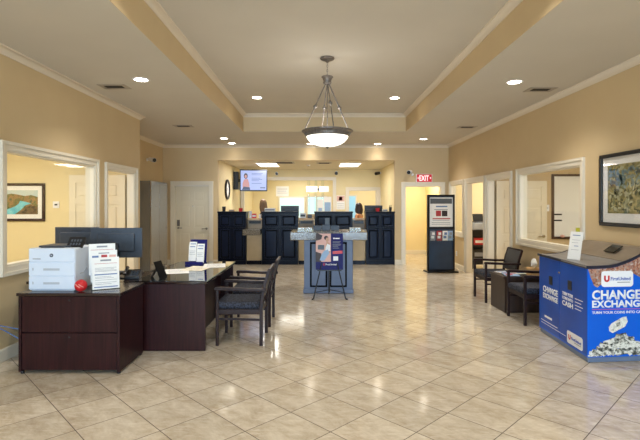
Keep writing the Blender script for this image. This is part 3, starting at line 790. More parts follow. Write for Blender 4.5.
# whiteboard in the right office
t = thing('whiteboard', 'brown-framed whiteboard on the office wall behind glass', 'whiteboard', (5.3, 9.16, 1.5))
obj('frame', pic_frame(t, 4.70, 5.9, .87, 2.17, 9.16, .045, None, .025), M['brownframe'], t, world=True)
b = MB(); b.box(4.745, 5.855, 9.145, 9.159, .915, 2.125); obj('writing_surface', b, M['board'], t, world=True)
b = MB(); b.box(4.8, 5.8, 9.10, 9.134, .885, .9); obj('marker_tray', b, M['brownframe'], t, world=True)
for z_ in (1.36, 1.24):
    b = MB(); b.box(4.72, 4.90, 9.139, 9.145, z_-.014, z_+.014); obj('magnet_strip', b, M['black'], t, world=True)
b = MB(); b.box(5.18, 5.27, 9.138, 9.144, .98, 1.09); tag(obj('sticky_note', b, M['green']), 'lime sticky note low on the whiteboard', 'sticky note')
b = MB(); b.ball((4.885, 9.09, .928), .045, .03, .028); o = tag(obj('board_eraser', b, M['pink'], smooth=True), 'small peach eraser resting on the whiteboard tray', 'eraser')

# ------------------------------------------------------------------ left desk corner
# lateral file cabinet
t = thing('file_cabinet', 'dark mahogany two-drawer lateral file under the printer', 'file cabinet', (-2.29, 4.45, 0))
X0, X1, Y0, Y1, ZT = -2.745, -1.818, 4.168, 4.73, .745
b = MB(); b.box(X0, X0+.025, Y0, Y1, .02, ZT-.028); b.box(X1-.025, X1, Y0, Y1, .02, ZT-.028); b.box(X0+.025, X1-.025, Y0+.03, Y1, .03, ZT-.028)
obj('body', b, M['wood'], t, world=True, bevel=.002)
b = MB(); b.box(X0-.012, X1+.012, Y0-.015, Y1+.005, ZT-.028, ZT); obj('top', b, M['woodh'], t, world=True, bevel=.004)
for z0, z1 in ((.035, .372), (.384, ZT-.034)):
    b = MB(); b.box(X0+.03, X1-.03, Y0+.006, Y0+.03, z0, z1); dr = obj('drawer', b, M['wood'], t, world=True, bevel=.002)
    b = MB(); zz = z1-.035; xc = (X0+X1)/2; b.cyl((xc, Y0+.006, zz), (xc, Y0, zz), .009, n=14)
    o = obj('lock', b, M['black'], dr, world=True, smooth=True)
for x in (X0+.02, X1-.02):
    for y in (Y0+.03, Y1-.03): b = MB(); b.cyl((x, y, 0), (x, y, .022), .017, n=14); obj('foot', b, M['black'], t, world=True, smooth=True)

# printer
t = thing('laser_printer', 'white laser printer with two paper trays on the file cabinet', 'printer', (-2.48, 4.44, ZT))
px0, px1, py0, py1, pz = -2.696, -2.264, 4.235, 4.63, ZT+.001
b = MB(); b.box(px0, px1, py0+.008, py1, pz+.008, pz+.40); obj('body', b, M['printerw'], t, world=True, bevel=.012, seg=3)
b = MB(); b.box(px0+.003, px1-.003, py0, py0+.012, pz+.275, pz+.398); obj('front_cover', b, M['printerw'], t, world=True, bevel=.006)
for k, (za, zb) in enumerate(((.018, .14), (.146, .269))):
    b = MB(); b.box(px0+.003, px1-.003, py0, py0+.012, pz+za, pz+zb); tr = obj('paper_tray', b, M['printerw'], t, world=True, bevel=.005)
    b = MB(); b.box(px0+.14, px0+.29, py0-.002, py0+.001, pz+zb-.075, pz+zb-.055); obj('handle_recess', b, M['printerg'], tr, world=True)
    b = MB(); b.box(px0+.04, px0+.046, py0-.001, py0+.001, pz+zb-.075, pz+zb-.05); obj('size_mark', b, M['ink'], tr, world=True)
b = MB(); b.box(px0+.02, px1-.02, py0+.02, py1-.02, pz, pz+.008); obj('base', b, M['printerg'], t, world=True)
b = MB(); b.box(px0+.04, px0+.34, py0+.09, py1-.05, pz+.398, pz+.418); b.box(px0+.08, px0+.30, py0+.05, py0+.22, pz+.40, pz+.41); obj('output_tray', b, M['slate'], t, world=True, bevel=.006)
b = MB(); b.lathe([(0, 0), (.017, 0), (.017, .002), (0, .002)], (px0+.215, py0-.002, pz+.335), n=24, axis='y'); lg = obj('logo', b, mat('logo_grey', srgb(50,62,80), .4, scale=10), t, world=True, smooth=True)
lettering('hp', M['printerw'], lg, (px0+.2055, py0-.0022, pz+.331), (1, 0, 0), .014, .018, depth=.001)
b = MB(); b.box(px0+.04, px0+.115, py0-.001, py0+.001, pz+.298, pz+.306); obj('model_mark', b, M['ink'], t, world=True)
b = MB(); f = lambda u, v: (px1-.115+u+.0*v, py0+.10+v*.6, pz+.405+v*.8)
b.prism([(-.02, 0), (.13, 0), (.13, .11), (-.02, .11)], f, lambda u, v: (f(u, v)[0], f(u, v)[1]+.016, f(u, v)[2]-.012)); cp = obj('control_panel', b, M['black'], t, world=True)
b = MB()
for i in range(4):
    for j in range(2): b.prism([(.005+i*.028, .02+j*.04), (.022+i*.028, .02+j*.04), (.022+i*.028, .045+j*.04), (.005+i*.028, .045+j*.04)], lambda u, v: (f(u, v)[0], f(u, v)[1]-.0015, f(u, v)[2]), lambda u, v: f(u, v))
obj('screen_icons', b, mat('screen_icon_grey', srgb(84,92,104), .3, scale=10), cp, world=True)
b = MB(); b.box(px1-.002, px1+.002, py0+.09, py0+.16, pz+.15, pz+.158); b.bar((px1+.001, py0+.16, pz+.154), (px1+.001, py0+.22, pz+.19), .004, .008); obj('side_latch', b, M['printerg'], t, world=True)

# red ball
t = thing('stress_ball', 'round red stress ball with a white mark beside the printer', 'ball', (-2.207, 4.235, ZT))
b = MB(); b.ball((0, 0, .056), .055, n=28, m=18); obj('ball_body', b, M['red'], t, smooth=True)
b = MB()
for a0 in (-.5, .1):
    pts = []
    for i in range(7):
        u = a0+i*.13; w = .35-.55*i/6
        pts.append((.0555*math.sin(u)*math.cos(w), -.0555*math.cos(u)*math.cos(w), .056+.0555*math.sin(w)))
    b.tube(pts, .0028, 6)
obj('white_mark', b, M['pink'], t, smooth=True)

# leaflet holder on the file cabinet
def sheet(name, parent, c, w, h, lean, m, y_t=.004):
    b = MB(); b.add(*slab_pts(c, w, h, lean, y_t)); return obj(name, b, m, parent)
def slab_pts(c, w, h, lean, t):
    vs = []
    for dy in (0, t):
        for u, v in ((-.5, 0), (.5, 0), (.5, 1), (-.5, 1)): vs.append((c[0]+u*w, c[1]+dy+v*h*math.sin(lean), c[2]+v*h*math.cos(lean)))
    return vs, [(0,1,2,3),(7,6,5,4),(0,4,5,1),(1,5,6,2),(2,6,7,3),(3,7,4,0)]
def stripes(parent, c, w, h, lean, rows, name='printed_lines'):
    """printed bars on a leaning sheet: rows = (v0, v1, u0, u1, material)"""
    byM = {}
    for v0, v1, u0, u1, m in rows: byM.setdefault(m, []).append((v0, v1, u0, u1))
    for m, rs in byM.items():
        b = MB()
        for v0, v1, u0, u1 in rs:
            cc = (c[0]+(u0+u1)/2*w-.5*w, c[1]-.0012+v0*h*math.sin(lean), c[2]+v0*h*math.cos(lean))
            b.add(*slab_pts(cc, (u1-u0)*w, (v1-v0)*h, lean, .001))
        obj(name, b, M[m], parent)
hold = thing('leaflet_holder', 'clear three-tier leaflet holder beside the red ball', 'leaflet holder', (-2.055, 4.40, ZT), math.radians(30))
LN = .16
for k in range(3):
    b = MB(); b.add(*slab_pts((0, -.062+k*.05, .004+k*.0), .25, .16+k*.065, LN, .003)); obj('tier', b, M['acrylic'], hold)
b = MB(); b.box(-.125, .125, -.07, .12, 0, .004); obj('base', b, M['acrylic'], hold)
rowsA = [(.88, .93, .3, .7, 'ink'), (.80, .81, .08, .92, 'inkred'), (.55, .56, .1, .9, 'ink'), (.58, .59, .1, .9, 'ink'), (.62, .63, .1, .8, 'ink'), (.66, .67, .1, .9, 'ink'), (.44, .475, .08, .92, 'inkblue'), (.38, .39, .1, .7, 'ink'), (.34, .35, .1, .8, 'ink'), (.28, .29, .1, .9, 'ink'), (.2, .21, .1, .9, 'ink'), (.15, .16, .1, .7, 'ink'), (.05, .08, .06, .94, 'inkblue')]
rowsB = [(.9, .93, .3, .7, 'ink'), (.72, .84, .06, .3, 'inkblue'), (.72, .86, .4, .62, 'inkred'), (.72, .85, .7, .95, 'pink')]
for k, lab in enumerate(('front white leaflet with red and blue lines in clear holder', 'middle leaflet with a strip of small pictures in clear holder', 'rearmost tall white leaflet in clear holder')):
    a = math.radians(30); ly = -.066+k*.05-.004; lz = .006+k*.062
    pos = Vector((-2.055, 4.40, ZT))+Vector((-.012*k*math.cos(a)-ly*math.sin(a), -.012*k*math.sin(a)+ly*math.cos(a), 0))
    lf = thing('leaflet', lab, 'leaflet', (pos.x, pos.y, ZT+lz), a, 'leaflets in the clear holder')
    sheet('paper_sheet', lf, (0, 0, 0), .235, .30, LN, M['paper'])
    stripes(lf, (0, 0, 0), .235, .30, LN, rowsB if k == 1 else rowsA)

# L-shaped desk with glass top
t = thing('office_desk', 'dark mahogany L-shaped desk with a reflective glass top', 'desk', (-1.6, 5.6, 0))
DX0, DX1, DY0, DY1 = -1.98, -1.195, 4.82, 6.42
b = MB(); b.box(DX0, DX1+.02, DY0-.02, DY1+.02, .712, .742); b.box(-3.08, DX0, DY0-.02, 5.48, .712, .742); obj('worktop', b, M['woodh'], t, world=True, bevel=.003)
b = MB(); b.box(DX0+.0, DX1, DY0, DY0+.03, .004, .712); obj('end_panel', b, M['wood'], t, world=True, bevel=.002)
b = MB(); b.box(DX0+.05, DX1, DY1-.03, DY1, .004, .712); obj('end_panel', b, M['wood'], t, world=True, bevel=.002)
b = MB(); b.box(DX1-.20, DX1-.17, DY0+.03, DY1-.03, .05, .712); obj('modesty_panel', b, M['wood'], t, world=True)
b = MB(); b.box(-3.06, DX0, DY0+.0, DY0+.025, .05, .712); obj('modesty_panel', b, M['wood'], t, world=True)
b = MB(); b.box(-3.08, -3.05, DY0+.025, 5.46, .004, .712); obj('end_panel', b, M['wood'], t, world=True)
b = MB(); b.box(DX0+.045, DX1+.022, DY0-.022, DY1+.022, .7425, .7505); g = obj('glass_top', b, M['deskglass'], t, world=True, label='reflective glass top')
b = MB(); b.box(DX1+.022, DX1+.0265, DY0-.022, DY1+.022, .7425, .7505); obj('polished_edge', b, M['glassedge'], g, world=True)  # pale strip paints the highlight along this glass edge
DZ = .752
# papers lying on the glass
for k, (x, y, r, m, lab) in enumerate(((-1.70, 5.48, .3, 'paper', 'white paper sheet lying nearest the black easel on the desk'), (-1.52, 5.72, -.15, 'cream', 'cream paper sheet lying in the middle of the desk glass'), (-1.36, 5.98, .2, 'paper', 'white paper sheet before the navy leaflet rack on the desk'))):
    p = thing('paper_sheet', lab, 'paper', (x, y, DZ+.001*k), r, 'papers on the desk')
    b = MB(); b.box(-.14, .14, -.2, .2, 0, .001); obj('page', b, M[m], p)
    b = MB()
    for j in range(6): b.box(-.1, .1-.03*(j % 2), .13-j*.045, .136-j*.045, .001, .0014)
    obj('printed_lines', b, M['ink'], p)
# black easel sign seen from its back
t = thing('desk_sign', 'black leaning desk sign on the corner of the glass top', 'desk sign', (-1.71, 5.02, DZ), math.radians(-97))
b = MB(); b.add(*slab_pts((0, 0, 0), .17, .19, -.38, .008)); obj('sign_plate', b, M['matteblack'], t)
b = MB(); b.add(*slab_pts((0, -.135, 0), .06, .15, .55, .006)); obj('support_leg', b, M['black'], t)
# navy leaflet rack on desk
t = thing('leaflet_rack', 'navy leaflet rack at the far end of the glass desk', 'leaflet rack', (-1.66, 6.17, DZ), math.radians(-8))
b = MB(); b.add(*slab_pts((0, .07, 0), .24, .325, .12, .008)); obj('back_panel', b, M['purple'], t)
b = MB(); b.box(-.125, .125, -.06, .09, 0, .012); b.box(-.125, .125, -.06, -.052, .012, .035); obj('base', b, M['purple'], t)
for k, (dx, dy, dz, lab) in enumerate(((-.055, .03, .035, 'white leaflet upper left in the navy rack'), (.055, .03, .01, 'white leaflet upper right in the navy rack'), (-.045, -.012, 0, 'white leaflet front left in the navy rack'), (.066, -.012, -.025, 'white leaflet front right in the navy rack'))):
    a = math.radians(-8)
    lf = thing('leaflet', lab, 'leaflet', (-1.66+dx*math.cos(a)-dy*math.sin(a), 6.17+dx*math.sin(a)+dy*math.cos(a), DZ+.04+dz), a, 'leaflets in the navy rack')
    sheet('paper_sheet', lf, (0, 0, 0), .105, .22, .12, M['paper'], .006)
    stripes(lf, (0, 0, 0), .105, .22, .12, [(.85, .9, .15, .85, 'inkblue'), (.6, .62, .1, .9, 'ink'), (.5, .52, .1, .8, 'ink'), (.4, .42, .1, .9, 'ink')])

# monitors seen from behind
def monitor(label, loc, rz, w, h, z0, group='monitors', m='slate', tilt=0):
    t = thing('computer_monitor', label, 'monitor', loc, rz, group)
    b = MB(); b.box(-w/2, w/2, 0, .022, z0, z0+h); obj('bezel', b, M[m], t, bevel=.006)
    b = MB(); b.box(-w*.36, w*.36, -.03, 0, z0+.07, z0+h-.06); obj('rear_housing', b, M[m], t, bevel=.014, seg=3)
    b = MB(); b.box(-w/2+.012, w/2-.012, .022, .0235, z0+.016, z0+h-.012); obj('screen', b, M['screenoff'], t)
    b = MB(); b.box(-.035, .035, -.05, -.03, .01, z0+h*.5); obj('stand', b, M['black'], t, bevel=.006)
    b = MB(); b.box(-.13, .13, -.13, .09, 0, .012); obj('base', b, M['black'], t, bevel=.005)
    return t
m1 = monitor('slate monitor in front, seen from behind above the leaflets', (-2.26, 5.10, .743), math.radians(5), .56, .335, .215)
lettering('ViewSonic', M['black'], m1, (-.06, -.0005, .215+.29), (1, 0, 0), .016, .12, depth=.001, world=False)
m2 = monitor('slate monitor further back, half hidden behind the printer', (-2.80, 5.28, .743), math.radians(-4), .53, .33, .22)
lettering('ViewSonic', M['black'], m2, (-.06, -.0005, .22+.285), (1, 0, 0), .016, .12, depth=.001, world=False)
# cables hanging from front monitor
t = thing('desk_phone', 'black desk phone beside the front monitor', 'phone', (-2.035, 5.0, .743), math.radians(12))
b = MB(); b.prism([(-.08, 0), (.1, 0), (.1, .09), (-.08, .035)], lambda y, z: (-.078, y, z), lambda y, z: (.078, y, z)); obj('phone_body', b, M['black'], t, bevel=.006)
b = MB(); b.tube([(-.07, -.07, .055), (-.07, -.05, .075), (-.07, .05, .105), (-.07, .085, .11)], [.02, .016, .016, .02], 10); obj('handset', b, M['black'], t, smooth=True)
b = MB()
for i in range(3):
    for j in range(4): b.box(-.02+i*.03, 0+i*.03, -.06+j*.028, -.042+j*.028, .04+j*.009, .052+j*.009)
obj('keypad', b, M['slate'], t)
t = thing('computer_keyboard', 'black keyboard behind the front monitor on the desk', 'keyboard', (-2.3, 5.38, .743))
b = MB(); b.box(-.22, .22, -.07, .07, 0, .018); obj('case', b, M['black'], t, bevel=.004)
b = MB()
for i in range(14):
    for j in range(4): b.box(-.21+i*.03, -.186+i*.03, -.06+j*.03, -.036+j*.03, .018, .024)
obj('keys', b, M['slate'], t)
# blue cables by the wall
for k, (dz, lab) in enumerate(((0, 'upper blue network cable between wall and file cabinet'), (-.05, 'lower blue network cable between wall and file cabinet'))):
    b = MB(); b.tube([(XL+.006, 4.38, .40+dz*.3), (-3.0, 4.36, .385+dz*.8), (-2.92, 4.36, .37+dz*1.4), (-2.84, 4.38, .35+dz*2.2), (-2.77, 4.42, .36+dz*2), (-2.755, 4.46, .37+dz*2)], .004, 8)
    tag(obj('network_cable', b, M['cablue'], smooth=True), lab, 'cable', 'blue cables by the wall')

# ------------------------------------------------------------------ chairs
def make_chair(label, loc):
    t = thing('waiting_chair', label, 'chair', loc, 0, 'dark wooden armchairs')
    W = .255
    for sg in (-1, 1):
        y = sg*W
        b = MB(); b.bar((-.24, y, 0), (-.24, y, .63), .034, .034, up=(0,1,0)); obj('leg', b, M['chairwood'], t, bevel=.005)
        b = MB()
        pts = [(.225, 0), (.262, 0), (.262, .40), (.272, .52), (.302, .68), (.348, .83), (.316, .835), (.268, .69), (.238, .53), (.225, .42)]
        b.prism(pts, lambda x, z: (x, y-.017, z), lambda x, z: (x, y+.017, z)); obj('leg', b, M['chairwood'], t, bevel=.004)
        b = MB()
        pts = [(-.275, .625), (-.255, .648), (-.1, .643), (.1, .632), (.305, .632), (.305, .600), (.1, .598), (-.1, .608), (-.262, .612)]
        b.prism(pts, lambda x, z: (x, y-.028, z), lambda x, z: (x, y+.028, z)); obj('armrest', b, M['chairwood'], t, bevel=.006)
        b = MB(); b.box(-.23, .23, y-.011, y+.011, .345, .40); obj('seat_rail', b, M['chairwood'], t, bevel=.003)
        b = MB(); b.bar((-.235, y, .295), (.24, y, .285), .018, .024); obj('stretcher', b, M['chairwood'], t, bevel=.003)
    for x in (-.235, .235):
        b = MB(); b.box(x-.012, x+.012, -W+.015, W-.015, .345, .40); obj('seat_rail', b, M['chairwood'], t, bevel=.003)
    b = MB(); b.box(-.262, .225, -W+.018, W-.018, .395, .478); obj('seat', b, M['fabric'], t, bevel=.03, seg=4)
    b = MB()
    pr = [(.236, .49), (.256, .58), (.288, .69), (.33, .82), (.346, .818), (.310, .68), (.282, .58), (.266, .49)]
    b.prism(pr, lambda x, z: (x-.014, -W+.017, z), lambda x, z: (x-.014, W-.017, z)); obj('backrest', b, M['blackfab'], t, bevel=.008, seg=3)
    b = MB(); b.bar((.330, -W, .828), (.330, W, .828), .03, .03); obj('top_rail', b, M['chairwood'], t, bevel=.005)
    return t
c0 = make_chair('armchair at the desk, nearer the file cabinet', (-.87, 5.27, 0))
dup(c0, (-.86, 6.04, 0), 0, 'armchair at the desk, nearer the clock and television')
dup(c0, (2.90, 7.46, 0), 0, 'armchair by the wall nearer the open office door')
dup(c0, (2.90, 6.10, 0), 0, 'armchair by the wall right behind the change machine')

# side table with magazines and tissues
t = thing('side_table', 'low dark walnut table between the two wall armchairs', 'side table', (2.98, 6.79, 0))
b = MB(); b.box(2.66, 3.3, 6.52, 7.06, .49, .52); obj('table_top', b, M['table'], t, world=True, bevel=.003)
b = MB(); b.box(2.68, 2.70, 6.53, 7.05, .004, .49); obj('front_panel', b, M['table'], t, world=True)
for y in (6.53, 7.03): b = MB(); b.box(2.70, 3.29, y, y+.02, .004, .49); obj('side_panel', b, M['table'], t, world=True)
for k, (x, y, r, m, lab) in enumerate(((2.86, 6.92, .3, 'paper', 'white magazine lying at the far side of the low table'), (2.83, 6.68, -.2, 'denim', 'pale blue magazine lying at the near side of the low table'), (3.03, 6.83, .1, 'cream', 'cream magazine lying overlapped in the middle of the low table'))):
    p = thing('magazine', lab, 'magazine', (x, y, .521+.007*k), r, 'magazines on the side table')
    b = MB(); b.box(-.105, .105, -.14, .14, 0, .006); obj('cover', b, M[m], p)
    b = MB(); b.box(-.09, .09, .07, .11, .006, .0065); b.box(-.08, .02, -.09, .02, .006, .0065); obj('cover_print', b, M['inkblue' if k != 1 else 'inkred'], p)
t = thing('tissue_box', 'tan tissue box with white tissue on the low table', 'tissue box', (3.14, 6.62, .521))
b = MB(); b.box(-.075, .075, -.075, .075, 0, .12); obj('box', b, M['orange'], t, bevel=.004)
b = MB(); rr = random.Random(3)
pts = [(.0, 0), (.03, .02), (.05, .06), (.045, .11), (.02, .15), (0, .16)]
b.lathe([(.012, .12), (.035, .14), (.05, .18), (.04, .215), (.018, .245), (0, .25)], n=14)
b.v = [(x*(1+rr.uniform(-.35, .35)), y*(1+rr.uniform(-.35, .35)), z+rr.uniform(-.008, .008) if z > .13 else z) for x, y, z in b.v]
obj('tissue', b, M['paper'], t, smooth=True)

# ------------------------------------------------------------------ change machine
A = Vector((2.640, 4.455)); B = Vector((2.725, 5.60)); C = Vector((3.385, 5.60)); D = Vector((3.385, 4.525))
t = thing('change_machine', 'bright blue change machine with white lettering against the wall', 'coin machine', (3.03, 5.08, 0))
prof = [(0, .935), (.12, .935), (.3, .94), (.42, .955), (.55, .985), (.7, 1.035), (.84, 1.10), (1, 1.10)]
def side(P, Q, s, z): p = P+(Q-P)*s; return (p.x, p.y, z)
# body
b = MB(); poly = [(0, .055)]+prof+[(1, .055)]
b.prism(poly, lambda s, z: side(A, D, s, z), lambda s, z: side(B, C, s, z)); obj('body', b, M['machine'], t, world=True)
ndir = (A-B).normalized(); fn = Vector((-abs(ndir.y), ndir.x if ndir.y < 0 else -ndir.x))
FX = (A-B).normalized(); FN = Vector((FX.y, -FX.x));  FN = FN if FN.x < 0 else -FN      # front face, reads from far to near
SX = (D-A).normalized(); SN = Vector((SX.y, -SX.x)); SN = SN if SN.y < 0 else -SN
def onF(a, z, off=.001): p = B+FX*a+FN*off; return (p.x, p.y, z)
def onS(a, z, off=.001): p = A+SX*a+SN*off; return (p.x, p.y, z)
FL = (A-B).length; SL = (D-A).length
def decal(on, poly, m, name, off=.001, th=.0015, parent=None):
    b = MB(); b.prism(poly, lambda a, z: on(a, z, off), lambda a, z: on(a, z, off+th)); return obj(name, b, M[m], parent or t, world=True)
def rrect(a0, a1, z0, z1, r, n=5):
    P = []
    for cx, cz, st in ((a1-r, z0+r, -PI/2), (a1-r, z1-r, 0), (a0+r, z1-r, PI/2), (a0+r, z0+r, PI)):
        for k in range(n+1): P.append((cx+r*math.cos(st+k*PI/2/n), cz+r*math.sin(st+k*PI/2/n)))
    return P
# plinth
b = MB(); ins = .012
b.prism([(A.x+ins, A.y+ins), (B.x+ins, B.y-ins), (C.x, C.y-ins), (D.x, D.y+ins)], lambda x, y: (x, y, .004), lambda x, y: (x, y, .055)); obj('plinth', b, M['plinth'], t, world=True)
# top edging + lid surfaces
b = MB(); tp = [(s, z+.001) for s, z in prof[:5]]+[(s, z+.014) for s, z in reversed(prof[:5])]
tp[0] = (-.02, .936); tp[-1] = (-.02, .952)
b.prism(tp, lambda s, z: side(A, D, s, z), lambda s, z: side(B, C, s, z)); obj('coin_tray', b, M['traygrey'], t, world=True)
b = MB(); hp = [(.5, .98), (.55, .986), (.7, 1.036), (.84, 1.101), (1, 1.101), (1, 1.118), (.83, 1.118), (.69, 1.054), (.54, 1.002), (.5, .994)]
b.prism(hp, lambda s, z: side(A+SX*.016-SN*.0, D-SX*0, s, z), lambda s, z: side(B, C, s, z)); obj('hood', b, M['hood'], t, world=True)
# navy edge strips on both ends
for k, (P, Q, dy) in enumerate(((A, D, -1), (B, C, 1))):
    n2 = SN if k == 0 else Vector((0, 1))
    ep = [(s, z+.018) for s, z in prof]+[(s, z-.012) for s, z in reversed(prof)]
    b = MB(); b.prism(ep, lambda s, z: (lambda p: (p[0]+n2.x*.002, p[1]+n2.y*.002, p[2]))(side(P, Q, s, z)), lambda s, z: (lambda p: (p[0]-n2.x*.014, p[1]-n2.y*.014, p[2]))(side(P, Q, s, z)))
    obj('edge_trim', b, M['machinenavy'], t, world=True)
b = MB(); q0 = (A+B)/2
b.prism([(-.03, .925), (FL+.004, .925), (FL+.004, .955), (-.03, .955)], lambda a, z: onF(a, z, .014), lambda a, z: onF(a, z, -.004)); obj('front_lip', b, M['machinenavy'], t, world=True, bevel=.004)
# touch display on the hood
b = MB()
def onH(u, v, off):   # u along y (0 near, 1 far), v along slope
    s = .62+.16*v; z = 1.02+.075*v+.02; p = (A+(D-A)*s).lerp(B+(C-B)*s, u); return (p.x-off*.4, p.y, z+off)
b.prism([(.27, .05), (.43, .05), (.43, .95), (.27, .95)], lambda u, v: onH(u, v, 0), lambda u, v: onH(u, v, .008)); obj('display', b, M['screenoff'], t, world=True)
# front doors: two panels with a seam
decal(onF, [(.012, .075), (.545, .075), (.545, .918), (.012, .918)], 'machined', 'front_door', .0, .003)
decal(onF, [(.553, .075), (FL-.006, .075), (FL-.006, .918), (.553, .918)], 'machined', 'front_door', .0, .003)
def slot(a, z): 
    decal(onF, rrect(a-.045, a+.045, z-.05, z+.05, .008), 'machinenavy', 'slot_surround', .003, .003)
    decal(onF, rrect(a-.035, a+.035, z-.042, z+.042, .005), 'black', 'coin_slot', .006, .001)
slot(.33, .675); slot(.79, .70)
decal(onF, rrect(.53, .57, .79, .81, .009), 'chrome', 'door_lock', .003, .006)
FX3 = (FX.x, FX.y, 0); FN3 = (FN.x, FN.y, 0)
lettering('CHANGE', M['wlett'], t, onF(.12, .52, .0035), FX3, .066, .39, FN3, .03)
lettering('EXCHANGE', M['wlett'], t, onF(.12, .445, .0035), FX3, .056, .39, FN3, .03)
lettering('TURN YOUR', M['wlett'], t, onF(.62, .575, .0035), FX3, .035, .24, FN3, .02)
lettering('COINS INTO', M['wlett'], t, onF(.62, .53, .0035), FX3, .03, .24, FN3, .02)
lettering('CASH', M['wlett'], t, onF(.62, .465, .0035), FX3, .048, .24, FN3, .03)
for k in range(4): decal(onF, [(.90, .58-k*.034), (1.06-.03*(k % 2), .58-k*.034), (1.06-.03*(k % 2), .588-k*.034), (.90, .588-k*.034)], 'wlett', 'small_print', .003, .001)
decal(onF, rrect(.16, .36, .215, .24, .004), 'wlett', 'small_print', .003, .001)
decal(onF, rrect(.06, .5, .165, .172, .002), 'wlett', 'small_print', .003, .001)
decal(onF, rrect(.06, .7, .135, .14, .002), 'wlett', 'small_print', .003, .001)
def logo(on, X3, N3, a0, a1, z0, z1):
    decal(on, rrect(a0, a1, z0, z1, (z1-z0)*.2), 'wlett', 'logo_plate', .003, .002)
    h = z1-z0; w = a1-a0; cx = a0+w*.17; r = h*.19; zc = z0+h*.5; th = h*.085
    P = [(cx-r, zc+h*.22), (cx-r, zc)]+[(cx+r*math.cos(PI+k*PI/8), zc+r*math.sin(PI+k*PI/8)) for k in range(1, 8)]+[(cx+r, zc), (cx+r, zc+h*.22)]
    Q = [(cx+r-th*1.4, zc+h*.22), (cx+r-th*1.4, zc)]+[(cx+(r-th*1.4)*math.cos(-k*PI/8), zc+(r-th*1.4)*math.sin(-k*PI/8)) for k in range(1, 8)]+[(cx-r+th*1.4, zc), (cx-r+th*1.4, zc+h*.22)]
    decal(on, P+Q, 'red', 'logo_mark', .005, .001)
    lettering('FirstUnited', M['machined'], t, on(a0+w*.29, zc-h*.09, .0052), X3, h*.22, w*.62, N3, .01)
    decal(on, [(a0+w*.5, zc-h*.24), (a0+w*.9, zc-h*.24), (a0+w*.9, zc-h*.19), (a0+w*.5, zc-h*.19)], 'ink', 'small_print', .005, .0008)
logo(onF, FX3, FN3, .73, 1.06, .085, .215)
# side facing the lobby
SX3 = (SX.x, SX.y, 0); SN3 = (SN.x, SN.y, 0)
def top_at(a):
    s = a/SL
    for (s0, z0), (s1, z1) in zip(prof, prof[1:]):
        if s0 <= s <= s1: return z0+(z1-z0)*(s-s0)/(s1-s0)
    return prof[-1][1]
cp = [(a, top_at(a)-.013) for a in [0.004]+[SL*k/12 for k in range(1, 12)]+[SL-.004]]
low = [(SL-.004, .80), (.56, .83), (.45, .89), (.33, .885), (.22, .84), (.15, .78), (.10, .74), (.065, .76), (.03, .84)]
decal(onS, cp+low, 'coins', 'coin_print')
logo(onS, SX3, SN3, .14, .475, .745, .90)
lettering('CHANGE', M['wlett'], t, onS(.045, .625, .001), SX3, .086, .515, SN3, .035)
lettering('EXCHANGE', M['wlett'], t, onS(.045, .545, .001), SX3, .066, .56, SN3, .035)
decal(onS, [(.045, .522), (.605, .522), (.605, .527), (.045, .527)], 'magenta', 'pink_line')
lettering('TURN YOUR COINS INTO CASH', M['wlett'], t, onS(.045, .482, .001), SX3, .024, .56, SN3, .02)
# banknote prints
b = MB(); note = [(.225, .31), (.26, .29), (.39, .35), (.42, .40), (.405, .45), (.365, .445), (.25, .385), (.22, .35)]
decal(onS, note, 'money', 'banknote_print', .001)
decal(onS, [(.305, .35), (.345, .367), (.335, .40), (.295, .385)], 'moneydark', 'banknote_print', .0025, .0008)
rr = random.Random(11)
for m in ('money', 'moneydark'):
    b = MB()
    for k in range(85):
        u = rr.uniform(-1, 1); hmax = .185*(1-abs(u)**1.3); a = .35+u*.30; z = .085+rr.random()*max(hmax, .02)
        w, h, r = rr.uniform(.06, .11), rr.uniform(.024, .042), rr.uniform(-.6, .6); off = .001+k*.00008+(0 if m == 'money' else .00004)
        q = [(a+x*math.cos(r)-y*math.sin(r), max(.062, z+x*math.sin(r)+y*math.cos(r))) for x, y in ((-w/2, -h/2), (w/2, -h/2), (w/2, h/2), (-w/2, h/2))]
        b.prism(q, lambda aa, zz: onS(aa, zz, off), lambda aa, zz: onS(aa, zz, off+.00007))
    obj('money_pile_print', b, M[m], t, world=True)
# tent card on top
t = thing('counter_card', 'tall white leaning card standing on the change machine', 'card', (2.80, 4.99, .951), math.radians(-66))
b = MB(); b.add(*slab_pts((0, 0, 0), .15, .31, .2, .003)); obj('card_sheet', b, M['paper'], t)
stripes(t, (0, 0, 0), .15, .31, .2, [(.86, .885, .2, .8, 'inkblue'), (.7, .71, .2, .8, 'ink'), (.6, .61, .2, .7, 'ink'), (.48, .5, .4, .75, 'inkblue'), (.35, .36, .2, .8, 'ink')])
b = MB(); b.box(-.06, .06, -.015, .09, 0, .006); obj('card_foot', b, M['acrylic'], t)

# ------------------------------------------------------------------ brochure kiosk
t = thing('brochure_kiosk', 'tall navy display stand with a poster under the exit sign', 'display stand', (2.85, 10.55, 0), math.radians(4))
b = MB(); b.box(-.36, .36, -.17, .2, 0, .03); obj('base', b, M['blackmetal'], t, bevel=.006)
b = MB()
b.box(-.32, -.285, -.03, .05, .03, 1.79); b.box(.285, .32, -.03, .05, .03, 1.79); b.box(-.285, .285, -.03, .05, 1.75, 1.79); b.box(-.285, .285, -.03, .05, 1.0, 1.035); b.box(-.285, .285, -.03, .05, .03, .06)
obj('frame', b, M['blackmetal'], t, bevel=.004)
b = MB(); b.box(-.285, .285, .0, .03, 1.035, 1.75); obj('poster_backing', b, M['kioskblue'], t)
b = MB(); b.box(-.285, .285, -.01, .03, .06, .70); obj('lower_panel', b, M['kioskblue'], t)
b = MB(); b.box(-.285, .285, .0, .03, .70, 1.0); obj('pocket_back', b, M['kioskblue'], t)
